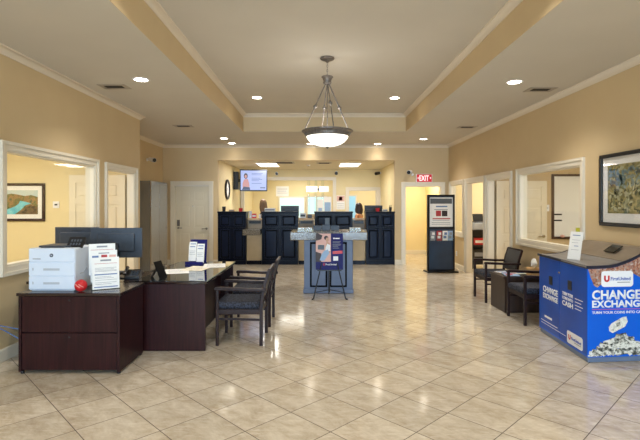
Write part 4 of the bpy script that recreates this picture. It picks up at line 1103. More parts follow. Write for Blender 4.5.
b = MB(); b.box(-.285, .285, -.05, -.045, .72, .86); b.box(-.285, .285, -.045, .0, .72, .726); obj('pocket', b, M['acrylic'], t)
b = MB(); b.box(-.265, .28, -.006, -.001, 1.045, 1.725); ps = obj('poster', b, M['paper'], t)
rows = [(1.66, 1.665, -.2, .2, 'ink'), (1.50, 1.53, -.12, .15, 'inkblue'), (1.22, 1.245, -.2, .22, 'inkred'), (1.19, 1.2, -.2, .2, 'ink'), (1.14, 1.15, -.22, .22, 'ink'), (1.10, 1.11, -.22, .22, 'ink'), (1.44, 1.455, -.16, .16, 'ink')]
for m in ('ink', 'inkblue', 'inkred'):
    b = MB()
    for z0, z1, x0, x1, mm in rows:
        if mm == m: b.box(x0, x1, -.007, -.006, z0, z1)
    obj('poster_print', b, M[m], ps)
b = MB(); b.box(-.255, .26, -.0075, -.006, 1.58, 1.70); hd = obj('poster_heading', b, mat('slate_print', srgb(84,90,96), .5, scale=10), ps)
b = MB(); b.box(-.12, .0, -.0075, -.006, 1.29, 1.42); obj('poster_photo', b, M['inkred'], ps)
b = MB(); b.box(.02, .15, -.0075, -.006, 1.29, 1.42); obj('poster_photo', b, M['dkbrown'], ps)
kx, ky, ka = 2.85, 10.55, math.radians(4)
for k, (dx, m, m2, lab) in enumerate(((-.20, 'ink', 'paper', 'grey brochure at the edge of the kiosk pocket'), (-.05, 'inkred', 'paper', 'red brochure in the middle of the kiosk pocket'), (.09, 'paper', 'inkblue', 'white and blue brochure in the kiosk pocket'), (.21, 'denim', 'ink', 'pale blue brochure at the far edge of the kiosk pocket'))):
    lf = thing('brochure', lab, 'brochure', (kx+dx*math.cos(ka)+.03*math.sin(ka), ky+dx*math.sin(ka)-.03*math.cos(ka), .728), ka, 'brochures in the kiosk')
    b = MB(); b.box(-.06, .06, 0, .008, 0, .225); obj('cover', b, M[m], lf)
    b = MB(); b.box(-.04, .03, -.001, 0, .05, .11); b.box(-.02, .045, -.001, 0, .13, .19); obj('cover_print', b, M[m2], lf)

# ------------------------------------------------------------------ steel cabinet
t = thing('steel_cabinet', 'tall brushed steel cabinet beside the closed white door', 'cabinet', (-3.9, 10.8, 0))
sx0, sx1, sy0, sy1 = XLR+.002, -3.755, 10.25, 11.34
b = MB(); b.box(sx0, sx1-.025, sy0, sy1, .06, 2.10); obj('body', b, mat('dark_steel', srgb(120,128,140), .2, metal=.7, c2=srgb(166,174,184), scale=6, stretch=(40,40,.5)), t, world=True)
b = MB(); b.box(sx0+.02, sx1-.05, sy0+.02, sy1-.02, 0, .06); obj('base', b, M['black'], t, world=True)
ym = (sy0+sy1)/2
for y0_, y1_, hs in ((sy0, ym-.004, 1), (ym+.004, sy1, -1)):
    b = MB(); b.box(sx1-.025, sx1, y0_, y1_, .07, 2.095); dr = obj('door', b, M['steel'], t, world=True, bevel=.003)

# ------------------------------------------------------------------ teller counters
CZ = 1.38
def counter(label, x0, x1):
    w = x1-x0; t = thing('teller_cabinet', label, 'counter', ((x0+x1)/2, YB, 0), 0, 'tall navy counter cabinets')
    h = w/2
    b = MB(); b.box(-h, h, -.01, .42, .05, CZ-.03); obj('body', b, M['navy'], t)
    b = MB(); b.box(-h-.012, h+.012, -.04, .44, CZ-.03, CZ); b.box(-h-.006, h+.006, -.026, .43, CZ-.05, CZ-.03); obj('top', b, M['navy'], t, bevel=.004)
    b = MB(); b.box(-h, h, -.024, .40, .002, .10); obj('base', b, M['navy'], t, bevel=.004)
    for sg in (-1, 1):
        c = sg*(h/2-.005); pw = h-.10
        for nm, za, zb in (('upper_panel', 1.00, 1.28), ('lower_panel', .16, .92)):
            b = MB(); f = .022
            x_0, x_1 = c-pw/2, c+pw/2
            b.box(x_0, x_1, -.026, -.01, zb-f, zb); b.box(x_0, x_1, -.026, -.01, za, za+f); b.box(x_0, x_0+f, -.026, -.01, za+f, zb-f); b.box(x_1-f, x_1, -.026, -.01, za+f, zb-f)
            pn = obj(nm, b, M['navylight'], t, bevel=.004)
            b = MB(); b.box(x_0+f, x_1-f, -.0125, -.01, za+f, zb-f); obj('groove', b, M['navygroove'], pn)  # dark sheet painting the groove shade around the raised field
            b = MB(); b.box(x_0+f+.028, x_1-f-.028, -.024, -.0125, za+f+.028, zb-f-.028); obj('raised_field', b, M['navylight'], pn, bevel=.006)
    b = MB(); b.box(-h, h, -.03, -.01, .945, .965); obj('mid_rail', b, M['navy'], t, bevel=.004)
    return t
UN = [(-2.605, -1.875, 'navy counter cabinet below the clock and television'), (-1.458, -.52, 'navy counter cabinet below the black monitor and white box'), (-.09, .90, 'navy counter cabinet behind the writing island'), (1.25, 1.992, 'navy counter cabinet nearest the exit doorway')]
for x0, x1, l in UN: counter(l, x0, x1)
GP = [(-1.875, -1.458, 'granite service ledge in the gap before the blonde-haired teller'), (-.52, -.09, 'granite service ledge in the gap at the writing island'), (.90, 1.25, 'granite service ledge in the gap before the dark-haired teller')]
for x0, x1, l in GP:
    x0 += .014; x1 -= .014
    t = thing('service_ledge', l, 'counter', ((x0+x1)/2, YB, 0), 0, 'granite service ledges')
    b = MB(); b.box(x0+.0, x1-.0, YB+.04, YB+.08, .10, .80); obj('front_panel', b, M['beigepanel'], t, world=True)
    b = MB(); b.box(x0, x1, YB+.03, YB+.09, .002, .10); obj('base', b, M['navy'], t, world=True)
    b = MB(); b.box(x0-.05 if x0 < -1.8 else x0, x1, YB-.32, YB-.055, .78, .93); b.box(x0+.002, x1-.002, YB-.06, YB+.2, .80, .93); obj('ledge', b, M['granite'], t, world=True, bevel=.01)
    b = MB(); b.box(x0, x1, YB+.2, YB+.24, .10, 1.15); obj('riser', b, M['taupe'], t, world=True)
    b = MB(); b.box(x0, x1, YB+.16, YB+.42, 1.16, 1.20); obj('transaction_shelf', b, M['tanwood'], t, world=True, bevel=.004)
    b = MB(); b.box(x0+.04, x1-.04, YB+.185, YB+.2, 1.06, 1.13); obj('cash_drawer', b, M['black'], t, world=True)
# worktop behind
t = thing('teller_worktop', 'long teller worktop behind the navy counter cabinets', 'worktop', (-.3, 12.65, 0))
b = MB(); b.box(-2.60, 2.09, 12.34, 12.92, 1.02, 1.05); obj('top', b, M['tanwood'], t, world=True)
for x in (-2.58, -1.9, -.5, .9, 2.05): b = MB(); b.box(x-.02, x+.02, 12.36, 12.9, .002, 1.02); obj('support_panel', b, M['taupe'], t, world=True)

# things on the counters
def cup(name, label, cat, loc, r, h, m, pens=False):
    t = thing(name, label, cat, loc)
    b = MB(); b.lathe([(r*.82, 0), (r, h), (r*.9, h), (r*.74, .01), (0, .01)], n=20); obj('cup_body', b, M[m], t, smooth=True)
    if pens:
        for k in range(4):
            a = 1.5*k; b = MB(); b.cyl((r*.3*math.cos(a), r*.3*math.sin(a), .012), (r*.75*math.cos(a), r*.75*math.sin(a), h+.06), .005, n=8); obj('pen', b, M['black'], t, smooth=True)
def boxy(name, label, cat, loc, w, d, h, m, lid=None):
    t = thing(name, label, cat, loc)
    b = MB(); b.box(-w/2, w/2, -d/2, d/2, 0, h); obj('box', b, M[m], t, bevel=.005)
    b = MB(); b.box(-w/2+.01, w/2-.01, -d/2-.002, -d/2, h*.3, h*.7); obj('front_label', b, M[lid or 'ink'], t)
cup('pen_cup', 'black cup standing on the counter cabinet below the clock', 'cup', (-2.49, YB+.2, CZ), .05, .13, 'black')
boxy('card_box', 'small yellowish box on the counter cabinet below the clock', 'box', (-2.28, YB+.2, CZ), .15, .1, .05, 'orange')
cup('red_cup', 'red cup on the counter cabinet below the television', 'cup', (-2.05, YB+.22, CZ), .055, .085, 'red')
cup('paper_cup', 'white cup beside the red items near the blonde teller', 'cup', (-1.80, YB+.30, 1.2), .045, .19, 'white')
boxy('hand_stapler', 'small red box on the shelf before the blonde teller', 'box', (-1.70, YB+.29, 1.2), .11, .1, .12, 'red', 'white')
cup('paper_cup', 'small white cup closest to the blonde teller', 'cup', (-1.55, YB+.3, 1.2), .04, .1, 'white')
boxy('document_box', 'white box on the counter before the blonde teller', 'box', (-1.27, YB+.22, CZ), .27, .2, .09, 'paper')
monitor('black monitor on the teller side next to the white box', (-.78, 12.62, 1.05), 0, .50, .29, .19, 'teller monitors', 'black')
monitor('black monitor on the teller side behind the red flower pot', (1.54, 12.62, 1.05), 0, .50, .29, .20, 'teller monitors', 'black')
cup('flower_pot', 'small red pot on the cabinet nearest the exit doorway', 'pot', (1.58, YB+.2, CZ), .055, .09, 'red')
boxy('card_box', 'beige card box on the cabinet nearest the exit doorway', 'box', (1.77, YB+.2, CZ), .13, .1, .06, 'cream')
cup('pen_cup', 'black pen cup on the cabinet nearest the exit doorway', 'cup', (1.92, YB+.22, CZ), .04, .11, 'black', True)
boxy('receipt_printer', 'white receipt printer behind the gap at the writing island', 'printer', (-.40, YB+.30, 1.2), .15, .16, .14, 'white', 'black')
boxy('card_reader', 'black card reader behind the gap at the writing island', 'card reader', (-.22, YB+.28, 1.2), .12, .12, .10, 'black', 'slate')

# ------------------------------------------------------------------ television
t = thing('television', 'wall-mounted television showing a lavender advert', 'television', (-1.96, 13.85, 2.0), math.radians(8))
b = MB(); b.box(-.415, .415, -.03, .03, -.03, .63); obj('housing', b, M['black'], t, bevel=.01)
b = MB(); b.box(-.385, .385, -.033, -.03, .005, .595); sc = obj('screen', b, M['tvlav'], t)
def scr(name, polys, m, k=1):
    b = MB()
    for poly in polys: b.prism(poly, lambda x, z: (x, -.033-.0006*k, z), lambda x, z: (x, -.033-.0006*k+.0005, z))
    obj(name, b, M[m], sc)
ell = lambda cx, cz, rx, rz, n=14: [(cx+rx*math.cos(2*PI*k/n), cz+rz*math.sin(2*PI*k/n)) for k in range(n)]
scr('pictured_hair', [ell(-.235, .43, .06, .085)], 'tvdark', 1)
scr('pictured_face', [ell(-.235, .415, .036, .05)], 'tvpink', 2)
scr('pictured_body', [[(-.33, .06), (-.12, .06), (-.13, .2), (-.17, .33), (-.22, .35), (-.29, .32), (-.33, .2)]], 'tvpink', 1)
scr('pictured_trousers', [[(-.35, .01), (-.1, .01), (-.12, .09), (-.3, .11)]], 'tvnavy', 2)
scr('screen_text', [[(-.06, z), (-.06+w, z), (-.06+w, z+.014), (-.06, z+.014)] for z, w in ((.5, .34), (.46, .30), (.36, .26), (.32, .32), (.28, .22), (.2, .3))], 'tvblue', 1)
scr('screen_badge', [[(.2, .06), (.35, .06), (.35, .085), (.2, .085)]], 'tvnavy', 1)
b = MB(); b.box(-.09, .09, .03, .06, .2, .42); b.bar((-.05, .06, .31), (-.45, .36, .31), .05, .09); obj('swing_arm', b, M['black'], t)
b = MB(); b.box(-2.609, -2.46, 14.02, 14.30, 2.03, 2.58); obj('wall_bracket', b, M['black'], t, world=True, bevel=.01)

# ------------------------------------------------------------------ things on and behind the teller back wall
def wall_sheet(name, label, cat, x0, x1, z0, z1, y, m, parts):
    t = thing(name, label, cat, ((x0+x1)/2, y, z0))
    b = MB(); b.box(x0, x1, y-.004, y-.0005, z0, z1); obj('sheet', b, M[m], t, world=True)
    for nm, u0, u1, v0, v1, mm in parts:
        b = MB(); b.box(x0+(x1-x0)*u0, x0+(x1-x0)*u1, y-.0052, y-.004, z0+(z1-z0)*v0, z0+(z1-z0)*v1); obj(nm, b, M[mm], t, world=True)
wall_sheet('wall_calendar', 'calendar with a pink picture pinned beside the white opening', 'calendar', .62, .90, 1.40, 1.87, 15.3, 'paper', [('picture', .04, .96, .58, .97, 'pink'), ('picture', .3, .7, .65, .9, 'inkred'), ('date_grid', .1, .9, .1, .12, 'ink'), ('date_grid', .1, .9, .25, .27, 'ink'), ('date_grid', .1, .9, .4, .42, 'ink')])
wall_sheet('wall_notice', 'large white notice on the far wall behind the blonde teller', 'notice', -1.68, -1.17, 1.90, 2.30, 18.2, 'paper', [('notice_print', .1, .9, .7, .74, 'ink'), ('notice_print', .1, .8, .5, .53, 'inkblue'), ('notice_print', .1, .9, .3, .33, 'ink')])
for x0, x1, z0, z1, l, q in ((-.02, .17, 1.062, 1.74, 'white sign with a small blue mark on the sill', .18), (.19, .45, 1.062, 1.83, 'taller white sign with a blue picture on the sill', .5)):
    t = thing('easel_sign', l, 'sign', ((x0+x1)/2, 15.27, z0))
    b = MB(); b.box(x0, x1, 15.26, 15.27, z0, z1); obj('sign_panel', b, M['paper'], t, world=True)
    b = MB(); b.box(x0+.03, x1-.03, 15.258, 15.26, z0+.28, z0+.28+q*.6); obj('sign_picture', b, M['denim'], t, world=True)
    b = MB(); b.bar(((x0+x1)/2, 15.34, z0+.005), ((x0+x1)/2, 15.272, z0+.4), .03, .006); obj('support_leg', b, M['white'], t, world=True)
for k, x in enumerate((-.36, -.08, .18)):
    tb = MB(); tb.cyl((x, 17.6, 1.2), (x, 17.6, TC-.001), .05, n=16)
    tag(obj('pneumatic_tube', tb, M['acrylic'], smooth=True), ('clear vertical tube nearest the bright wide window', 'clear vertical tube in the middle of three behind the tellers', 'clear vertical tube nearest the white signs on the sill')[k], 'tube', 'clear drive-up tubes')
t = thing('tube_console', 'white box holding the clear vertical tubes behind the tellers', 'console', (-.1, 17.6, 2.05))
for x0, x1 in ((-.46, -.02), (.04, .42)): b = MB(); b.box(x0, x1, 17.50, 17.545, 2.05, 2.27); obj('white_cover', b, M['white'], t, world=True, bevel=.006)
b = MB(); b.box(-.46, .42, 17.66, 17.70, 2.10, 2.2); b.box(-.03, .05, 17.51, 17.66, 2.1, 2.2);  obj('rear_rail', b, M['slate'], t, world=True)
b = MB(); b.box(-.5, .5, 17.4, 17.8, 1.12, 1.2); b.box(-.48, .48, 17.42, 17.78, .002, 1.12); tag(obj('drive_up_counter', b, M['taupe'], bevel=.005), 'taupe counter under the clear tubes in the back room', 'counter')

# ------------------------------------------------------------------ writing island
t = thing('writing_island', 'blue writing island with a speckled granite top', 'counter', (.12, 8.2, 0))
ix0, ix1 = -.245, .61
b = MB(); b.box(ix0, ix1, 7.97, 8.50, .004, .945); obj('pedestal', b, M['islandblue'], t, world=True, bevel=.006)
xm = (ix0+ix1)/2
for x0, x1 in ((ix0+.105, xm-.02), (xm+.02, ix1-.105)):
    b = MB(); b.box(x0, x1, 7.955, 7.97, .115, .90); pn = obj('recessed_panel', b, M['navygroove'], t, world=True)  # dark plate in front of the pedestal, painted shade for a recess
    b = MB(); b.box(x0+.03, x1-.03, 7.945, 7.956, .145, .87); obj('raised_field', b, M['islandblue'], pn, world=True, bevel=.005)
b = MB(); b.box(ix0-.012, ix1+.012, 7.955, 8.51, .004, .075); obj('base', b, M['islandblue'], t, world=True, bevel=.005)
b = MB(); b.box(-.475, .84, 7.72, 8.62, .95, 1.09); obj('granite_top', b, M['granite'], t, world=True, bevel=.012, seg=3)
# things on the island
def clear_holder(label, x, y, w, leaf):
    t = thing('form_holder', label, 'form holder', (x, y, 1.091))
    b = MB(); b.box(-w/2, w/2, -.06, -.056, 0, .05); b.box(-w/2, w/2, -.056, .06, 0, .004); b.box(-w/2, -w/2+.004, -.056, .06, .004, .05); b.box(w/2-.004, w/2, -.056, .06, .004, .05)
    b.box(-.002, .002, -.056, .06, .004, .05); obj('tray', b, M['acrylic'], t)
    for k, sx in enumerate((-1, 1)):
        s = thing('form_stack', 'white form stack in the %s' % leaf[k], 'paper', (x+sx*w/4, y, 1.096), 0, 'forms on the writing island')
        b = MB(); b.box(-w/4+.008, w/4-.008, -.05, .05, 0, .055); obj('paper_stack', b, M['paper'], s)
        b = MB(); b.box(-w/4+.02, w/4-.02, -.051, -.05, .03, .034); obj('printed_line', b, M['ink'], s)
clear_holder('clear form holder on the television side of the granite island', -.23, 8.0, .26, ('outer slot of the form holder, television side of the island', 'inner slot of the form holder, television side of the island'))
clear_holder('clear form holder on the exit side of the granite island', .65, 8.0, .2, ('inner slot of the form holder, exit side of the island', 'outer slot of the form holder, exit side of the island'))
t = thing('desk_organizer', 'dark slate organizer standing in the middle of the island', 'organizer', (.15, 8.3, 1.091))
for k, x in enumerate((-.16, 0, .16)):
    h = .07 if k != 1 else .085
    b = MB(); b.box(x-.075, x+.075, -.05, -.044, 0, h); b.box(x-.075, x+.075, .044, .05, 0, h+.015); b.box(x-.075, x-.069, -.044, .044, 0, h); b.box(x+.069, x+.075, -.044, .044, 0, h); b.box(x-.069, x+.069, -.044, .044, 0, .006)
    obj('compartment', b, M['slate'], t, bevel=.002)
b = MB(); b.add(*slab_pts((.02, .06, 0), .085, .22, .05, .012)); obj('back_card', b, M['black'], t)
b = MB()
pts = [(.02, 8.08, 1.10)]
t2 = thing('chained_pen', 'black pen lying on the granite island top', 'pen', (.45, 7.9, 1.091), .4)
b = MB(); b.cyl((-.06, 0, .006), (.06, 0, .006), .005, n=10); obj('pen_barrel', b, M['black'], t2, smooth=True)
b = MB(); b.cyl((.06, 0, .006), (.075, 0, .006), .005, .001, 10); obj('pen_tip', b, M['chrome'], t2, smooth=True)

# easel and poster in front of the island
t = thing('poster_easel', 'black metal tripod easel standing before the island', 'easel', (.19, 7.6, 0))
EY = 7.50
for sg in (-1, 1):
    b = MB(); b.tube([(.19+sg*.265, EY-.02, .006), (.19+sg*.03, EY+.13, 1.0)], .0105, 10); lg = obj('leg', b, M['blackmetal'], t, world=True, smooth=True)
    b = MB(); b.tube([(.19+sg*.262, EY-.02, .014), (.19+sg*.285, EY-.075, .012)], .012, 10); obj('foot', b, M['black'], lg, world=True, smooth=True)
b = MB(); b.tube([(.19, EY+.40, .008), (.19, EY+.14, 1.0)], .0105, 10); obj('leg', b, M['blackmetal'], t, world=True, smooth=True)
b = MB(); b.tube([(.19, EY+.065, .10), (.19, EY+.09, .62)], .013, 10); obj('centre_post', b, M['blackmetal'], t, world=True, smooth=True)
b = MB(); b.tube([(.19-.235, EY-.0, .11), (.19, EY+.07, .14), (.19+.235, EY-.0, .11)], .007, 8); b.tube([(.19, EY+.07, .14), (.19, EY+.37, .11)], .007, 8); obj('brace', b, M['blackmetal'], t, world=True, smooth=True)
b = MB(); b.bar((.19-.2, EY+.06, .465), (.19+.2, EY+.06, .465), .05, .016); b.box(-.01, .0, EY+.03, EY+.036, .465, .50); b.box(.38, .39, EY+.03, EY+.036, .465, .50); obj('ledge', b, M['blackmetal'], t, world=True)
t = thing('poster_board', 'indigo poster with a reading person propped on the easel', 'poster', (.19, EY+.045, .475))
LNP = .085; PW, PH = .452, .60
def pp(u, v, k): 
    return (-.5*PW+u*PW+.19, EY+.05-.0008*k+v*PH*math.sin(LNP), .475+v*PH*math.cos(LNP))
def pprint_(name, polys, m, k=1, parent=None):
    b = MB()
    for poly in polys: b.prism(poly, lambda u, v: pp(u, v, k), lambda u, v: pp(u, v, k-.7))
    return obj(name, b, M[m], parent or t, world=True)
b = MB(); b.prism([(0, 0), (1, 0), (1, 1), (0, 1)], lambda u, v: pp(u, v, 0), lambda u, v: (pp(u, v, 0)[0], pp(u, v, 0)[1]+.006, pp(u, v, 0)[2])); bd = obj('board', b, M['purple'], t, world=True)
pprint_('photo_background', [[(0, .22), (.555, .22), (.555, 1), (0, 1)]], 'pink', 1, bd)
pprint_('pictured_wall', [[(0, .22), (.2, .22), (.2, .45), (0, .5)]], 'dkbrown', 2, bd)
pprint_('pictured_torso', [[(.3, .42), (.52, .46), (.55, .6), (.5, .74), (.4, .78), (.34, .6)]], 'skin', 2, bd)
pprint_('pictured_shirt', [[(.34, .5), (.53, .52), (.53, .68), (.42, .72), (.36, .62)]], 'white', 3, bd)
pprint_('pictured_jeans', [[(.14, .26), (.3, .24), (.5, .46), (.44, .56), (.3, .52), (.22, .44)]], 'denim', 4, bd)
pprint_('pictured_face', [[(.42+.06*math.cos(k*.5236), .83+.06*math.sin(k*.5236)) for k in range(12)]], 'skin', 3, bd)
pprint_('pictured_hair', [[(.38+.08*math.cos(k*.5236), .88+.06*math.sin(k*.5236)) for k in range(12)], [(.0, .8), (.2, .84), (.24, .95), (.1, 1), (0, 1)]], 'dkbrown', 2, bd)
pprint_('pictured_tablet', [[(.07, .56), (.3, .55), (.31, .68), (.08, .69)]], 'black', 4, bd)
pprint_('poster_heading', [[(.64, .85), (.70, .85), (.70, .885), (.64, .885)], [(.715, .85), (.88, .85), (.88, .88), (.715, .88)]], 'wlett', 1, bd)
pprint_('poster_text', [[(.62, v), (.62+w, v), (.62+w, v+.012), (.62, v+.012)] for v, w in ((.77, .3), (.74, .26), (.70, .31), (.67, .28), (.63, .2), (.59, .24))], 'ink', 1, bd)
pprint_('red_banner', [[(.62, .43), (.98, .45), (.98, .53), (.62, .51)]], 'red', 1, bd)
pprint_('white_square', [[(.64, .25), (.82, .25), (.82, .37), (.64, .37)]], 'wlett', 1, bd)
lettering('FirstUnited', M['wlett'], bd, pp(.36, .125, 1), (1, 0, 0), .028, .18, (0, -1, 0), .02)
pprint_('poster_logo', [[(.27, .19), (.27, .13), (.30, .105), (.33, .13), (.33, .19), (.315, .19), (.315, .14), (.30, .125), (.285, .14), (.285, .19)]], 'red', 1, bd)

# ------------------------------------------------------------------ office two: printer stand
t = thing('printer_stand', 'black open stand with shelves seen through the office doorway', 'stand', (3.98, 11.25, 0))
for x in (3.76, 4.2):
    for y in (11.06, 11.44): b = MB(); b.box(x-.015, x+.015, y-.015, y+.015, .002, .92); obj('leg', b, M['blackmetal'], t, world=True)
b = MB(); b.box(3.745, 4.215, 11.45, 11.465, .05, .94); obj('back_panel', b, M['black'], t, world=True)
for z in (.2, .55, .92): b = MB(); b.box(3.74, 4.22, 11.04, 11.46, z, z+.025); obj('shelf', b, M['black'], t, world=True)
t = thing('office_printer', 'grey printer on the black stand in the far office', 'printer', (3.98, 11.25, .946))
b = MB(); b.box(-.19, .19, -.17, .17, 0, .17); obj('body', b, M['printerg'], t, bevel=.012)
b = MB(); b.box(-.15, .15, -.12, .15, .17, .2); obj('lid', b, M['black'], t, bevel=.01)
b = MB(); b.add(*slab_pts((.02, .1, .19), .26, .2, .3, .01)); obj('paper_feed', b, M['black'], t)
boxy('storage_box', 'red box on the middle shelf of the black stand', 'box', (3.97, 11.22, .577), .3, .28, .16, 'red', 'white')
boxy('storage_box', 'black box on the bottom shelf of the black stand', 'box', (3.97, 11.22, .227), .34, .3, .24, 'black')
# desk in the left office hidden mostly behind glass: none seen

# ------------------------------------------------------------------ people
def skinned(name, nodes, edges, m, parent, sub=2, root=0):
    me = bpy.data.meshes.new(name); me.from_pydata([n[:3] for n in nodes], edges, [])
    o = bpy.data.objects.new(name, me); COL.objects.link(o)
    sk = o.modifiers.new('skin', 'SKIN'); sk.use_smooth_shade = True
    for i, n in enumerate(nodes):
        r = n[3]; me.skin_vertices[0].data[i].radius = r if isinstance(r, tuple) else (r, r)
    me.skin_vertices[0].data[root].use_root = True
    sb = o.modifiers.new('sub', 'SUBSURF'); sb.levels = sub
    dg = bpy.context.evaluated_depsgraph_get(); dg.update()
    m2 = bpy.data.meshes.new_from_object(o.evaluated_get(dg)); bpy.data.objects.remove(o)
    return link(name, m2, m, parent, smooth=True)
def person(label, loc, rz, height, hair, shirt, long_hair=.28, arms='desk'):
    t = thing('person', label, 'person', loc, rz)
    k = height/1.70
    N = []; E = []
    def add(p, r, parent=None):
        N.append((p[0]*k, p[1]*k, p[2]*k, tuple(x*k for x in r) if isinstance(r, tuple) else r*k))
        if parent is not None: E.append((parent, len(N)-1))
        return len(N)-1
    pel = add((0, 0, .92), (.15, .11)); wa = add((0, .01, 1.08), (.12, .09), pel); ch = add((0, 0, 1.25), (.145, .1), wa); up = add((0, -.01, 1.38), (.12, .075), ch)
    nk = add((0, 0, 1.455), .05, up); n2 = add((0, .012, 1.50), .047, nk)
    j = add((0, .03, 1.545), (.06, .065), n2); hd = add((0, .02, 1.61), (.076, .09), j); tp = add((0, .01, 1.665), (.06, .07), hd)
    body_arm = []
    for sg in (-1, 1):
        sh = add((sg*.165, -.01, 1.36), .055, up); el = add((sg*.23, .0, 1.10), .042, sh); wr = add((sg*.19, .20, 1.055), .028, el); pm = add((sg*.185, .265, 1.05), (.034, .02), wr)
        for f, (dx, L) in enumerate(((-.026, .07), (-.009, .085), (.009, .08), (.026, .062))):
            a = add((sg*.185+dx, .305, 1.052), .0095, pm); bb = add((sg*.185+dx*1.1, .305+L*.5, 1.046), .009, a); add((sg*.185+dx*1.1, .305+L*.9, 1.03), .008, bb)
        a = add((sg*.155, .27, 1.045), .011, pm); add((sg*.135, .31, 1.035), .0095, a)
        hp = add((sg*.09, 0, .86), (.095, .095), pel); kn = add((sg*.095, .02, .49), .06, hp); an = add((sg*.1, -.02, .08), .042, kn); add((sg*.105, .12, .035), (.04, .03), an)
    skinned('body', N, E, M['skin'], t)
    # clothing
    N, E = [], []
    pel = add((0, 0, .88), (.172, .132)); wa = add((0, .01, 1.07), (.142, .112), pel); ch = add((0, 0, 1.25), (.165, .122), wa); up = add((0, -.01, 1.385), (.125, .088), ch); add((0, -.005, 1.425), (.075, .065), up)
    for sg in (-1, 1):
        sh = add((sg*.168, -.01, 1.36), .068, up); el = add((sg*.232, .0, 1.10), .055, sh); add((sg*.196, .17, 1.06), .04, el)
    skinned('top', N, E, M[shirt], t)
    N, E = [], []
    pel = add((0, 0, .92), (.165, .125))
    for sg in (-1, 1):
        hp = add((sg*.09, 0, .84), (.108, .108), pel); kn = add((sg*.095, .02, .49), .078, hp); add((sg*.1, -.02, .09), .062, kn)
    skinned('trousers', N, E, M['trousers'], t)
    for sg in (-1, 1):
        b = MB(); b.ball((sg*.105*k, .07*k, .03*k), .048*k, .13*k, .032*k); obj('shoe', b, M['black'], t, smooth=True)
        b = MB(); b.ball((sg*.03*k, .098*k, 1.617*k), .012*k, .009*k, .008*k, 10, 8); obj('eye', b, M['eye'], t, smooth=True)
        b = MB(); b.ball((sg*.082*k, .015*k, 1.60*k), .012*k, .02*k, .03*k, 10, 8); obj('ear', b, M['skin'], t, smooth=True)
    b = MB(); b.add([(-.014*k, .095*k, 1.575*k), (.014*k, .095*k, 1.575*k), (0, .125*k, 1.58*k), (0, .1*k, 1.618*k)], [(0,1,2), (1,3,2), (3,0,2), (0,3,1)]); obj('nose', b, M['skin'], t, smooth=True)
    b = MB(); b.ball((0, .09*k, 1.545*k), .022*k, .008*k, .007*k, 10, 8); obj('mouth', b, M['lips'], t, smooth=True)
    # hair: cap open at the face, falling down the back
    nu, nv = 22, 14; V = []; F = []
    for layer, ex in ((0, .014), (1, .0)):
        for i in range(nv+1):
            f = i/nv
            for q in range(nu+1):
                a = -PI/2+(-1+2*q/nu)*(2.25)      # around the back, leaving the face free
                if f < .5:
                    th = f/.5*PI/2; r = math.sin(th); z = 1.60+.155*math.cos(th); rx, ry = .096*r, .116*r
                else:
                    g = (f-.5)/.5; z = 1.60-g*long_hair*(1-.25*abs(q/nu*2-1)**2); rx, ry = .096+.02*g, .116+.02*math.sin(g*PI)-.015*g
                V.append(((rx+ex)*math.cos(a)*k, (.012+(ry+ex)*math.sin(a))*k, (z+ex)*k))
    W = (nu+1)*(nv+1)
    for i in range(nv):
        for q in range(nu):
            a = i*(nu+1)+q; F.append((a, a+1, a+nu+2, a+nu+1)); F.append((W+a, W+a+nu+1, W+a+nu+2, W+a+1))
    for i in range(nv):
        for q in (0, nu): a = i*(nu+1)+q; F.append((a, a+nu+1, W+a+nu+1, W+a))
    for q in range(nu): a = nv*(nu+1)+q; F.append((a, a+1, W+a+1, W+a))
    b = MB(); b.add(V, F); obj('hair', b, M[hair], t, smooth=True)
    return t
person('person with long blonde hair and dark top behind the counter', (-1.60, 13.25, 0), math.radians(100), 1.66, 'blonde', 'darkshirt')
person('person with long dark hair and tan top behind the counter', (1.19, 13.2, 0), math.radians(65), 1.555, 'darkhair', 'tanshirt', .2)

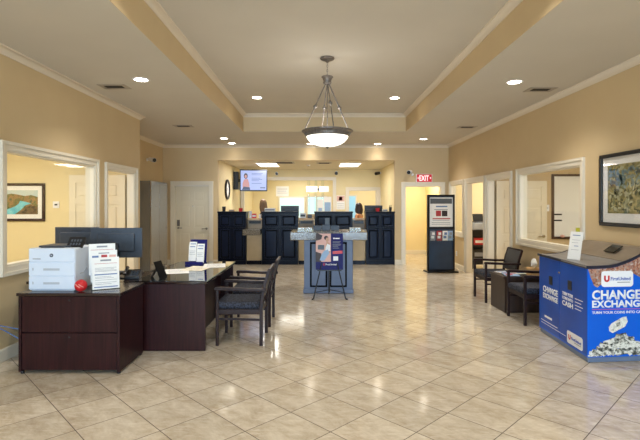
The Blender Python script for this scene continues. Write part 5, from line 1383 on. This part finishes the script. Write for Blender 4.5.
# ------------------------------------------------------------------ light
def lamp(name, kind, loc, power, color=(1, 1, 1), rot=(0, 0, 0), **k):
    l = bpy.data.lights.new(name, kind); l.energy = power; l.color = color
    for a, v in k.items(): setattr(l, a, v)
    o = bpy.data.objects.new(name, l); COL.objects.link(o); o.location = loc; o.rotation_euler = rot
    return o
WARM = (1, .955, .89)
for i, (x, y, z) in enumerate(LIGHTS+[(-2.2, 1.0, H), (2.49, 1.0, H), (-1.1, 3.6, TRAY), (1.38, 3.6, TRAY), (-1.1, -.2, TRAY), (1.38, -.2, TRAY), (-2.2, -3.4, H), (2.49, -3.4, H)]):  # spots listed here are unseen fill without fixtures, added to brighten the near end
    lamp('downlight_lamp', 'SPOT', (x, y, z-.02), 14 if y > 11 else 95 if y > 9 else (104 if y < 2 else 92) if z == H else 78, (1, .98, .93) if y > 9 else WARM, spot_size=math.radians(125), spot_blend=.9, shadow_soft_size=.06)
lamp('bowl_lamp', 'POINT', (PX, PY, TRAY+RZ-.02), 15, (1, .96, .90), shadow_soft_size=.12)
def area(name, loc, sx, sy, power, color, rot=(0, 0, 0)):
    return lamp(name, 'AREA', loc, power, color, rot, shape='RECTANGLE', size=sx, size_y=sy)
for op in FO: area('daylight', ((op[0]+op[1])/2, YF-.2, 1.45), 2.4, 2.2, 370, (.55, .77, 1), (math.radians(90), 0, 0))
for x in (-1.47, .93): area('fluorescent_lamp', (x, 13.4, TC-.03), .5, 1.1, 29, (1, .97, .92))
area('office_lamp', (-4.9, 5.6, 2.76), 1.2, 1.2, 72, (1, .97, .9))
area('office_lamp', (5.1, 6.6, 2.76), 1.2, 1.2, 58, (1, .96, .9))
area('office_lamp', (5.0, 11.0, 2.76), 1.2, 1.0, 65, (1, .95, .84))
area('hall_lamp', (2.8, 13.1, 2.58), .6, .8, 30, (1, .93, .74))
area('back_hall_lamp', (-.6, 16.8, TC-.02), 1.6, 1.0, 44, (1, .95, .84))
area('back_hall_lamp', (2.2, 16.8, TC-.02), 1.0, 1.0, 30, (1, .95, .84))

w = bpy.data.worlds.new('World'); S.world = w; w.use_nodes = True
bg = w.node_tree.nodes['Background']; bg.inputs[0].default_value = (.72, .84, 1, 1); bg.inputs[1].default_value = .6

# ------------------------------------------------------------------ camera
cd = bpy.data.cameras.new('camera'); cam = bpy.data.objects.new('camera', cd); COL.objects.link(cam)
cam.location = (0, 0, 1.55); cam.rotation_euler = (math.radians(90), 0, 0)
cd.sensor_width = 36; cd.lens = 455/640*36; cd.shift_x = 2/640; cd.shift_y = -15/640; cd.clip_end = 100
S.camera = cam
S.view_settings.view_transform = 'Standard'; S.view_settings.look = 'None'; S.view_settings.gamma = 1; S.view_settings.use_curve_mapping = False
S.view_settings.exposure = .24
S.cycles.use_denoising = True
S.cycles.max_bounces = 10; S.cycles.diffuse_bounces = 6; S.cycles.transparent_max_bounces = 16
S.cycles.sample_clamp_indirect = 6
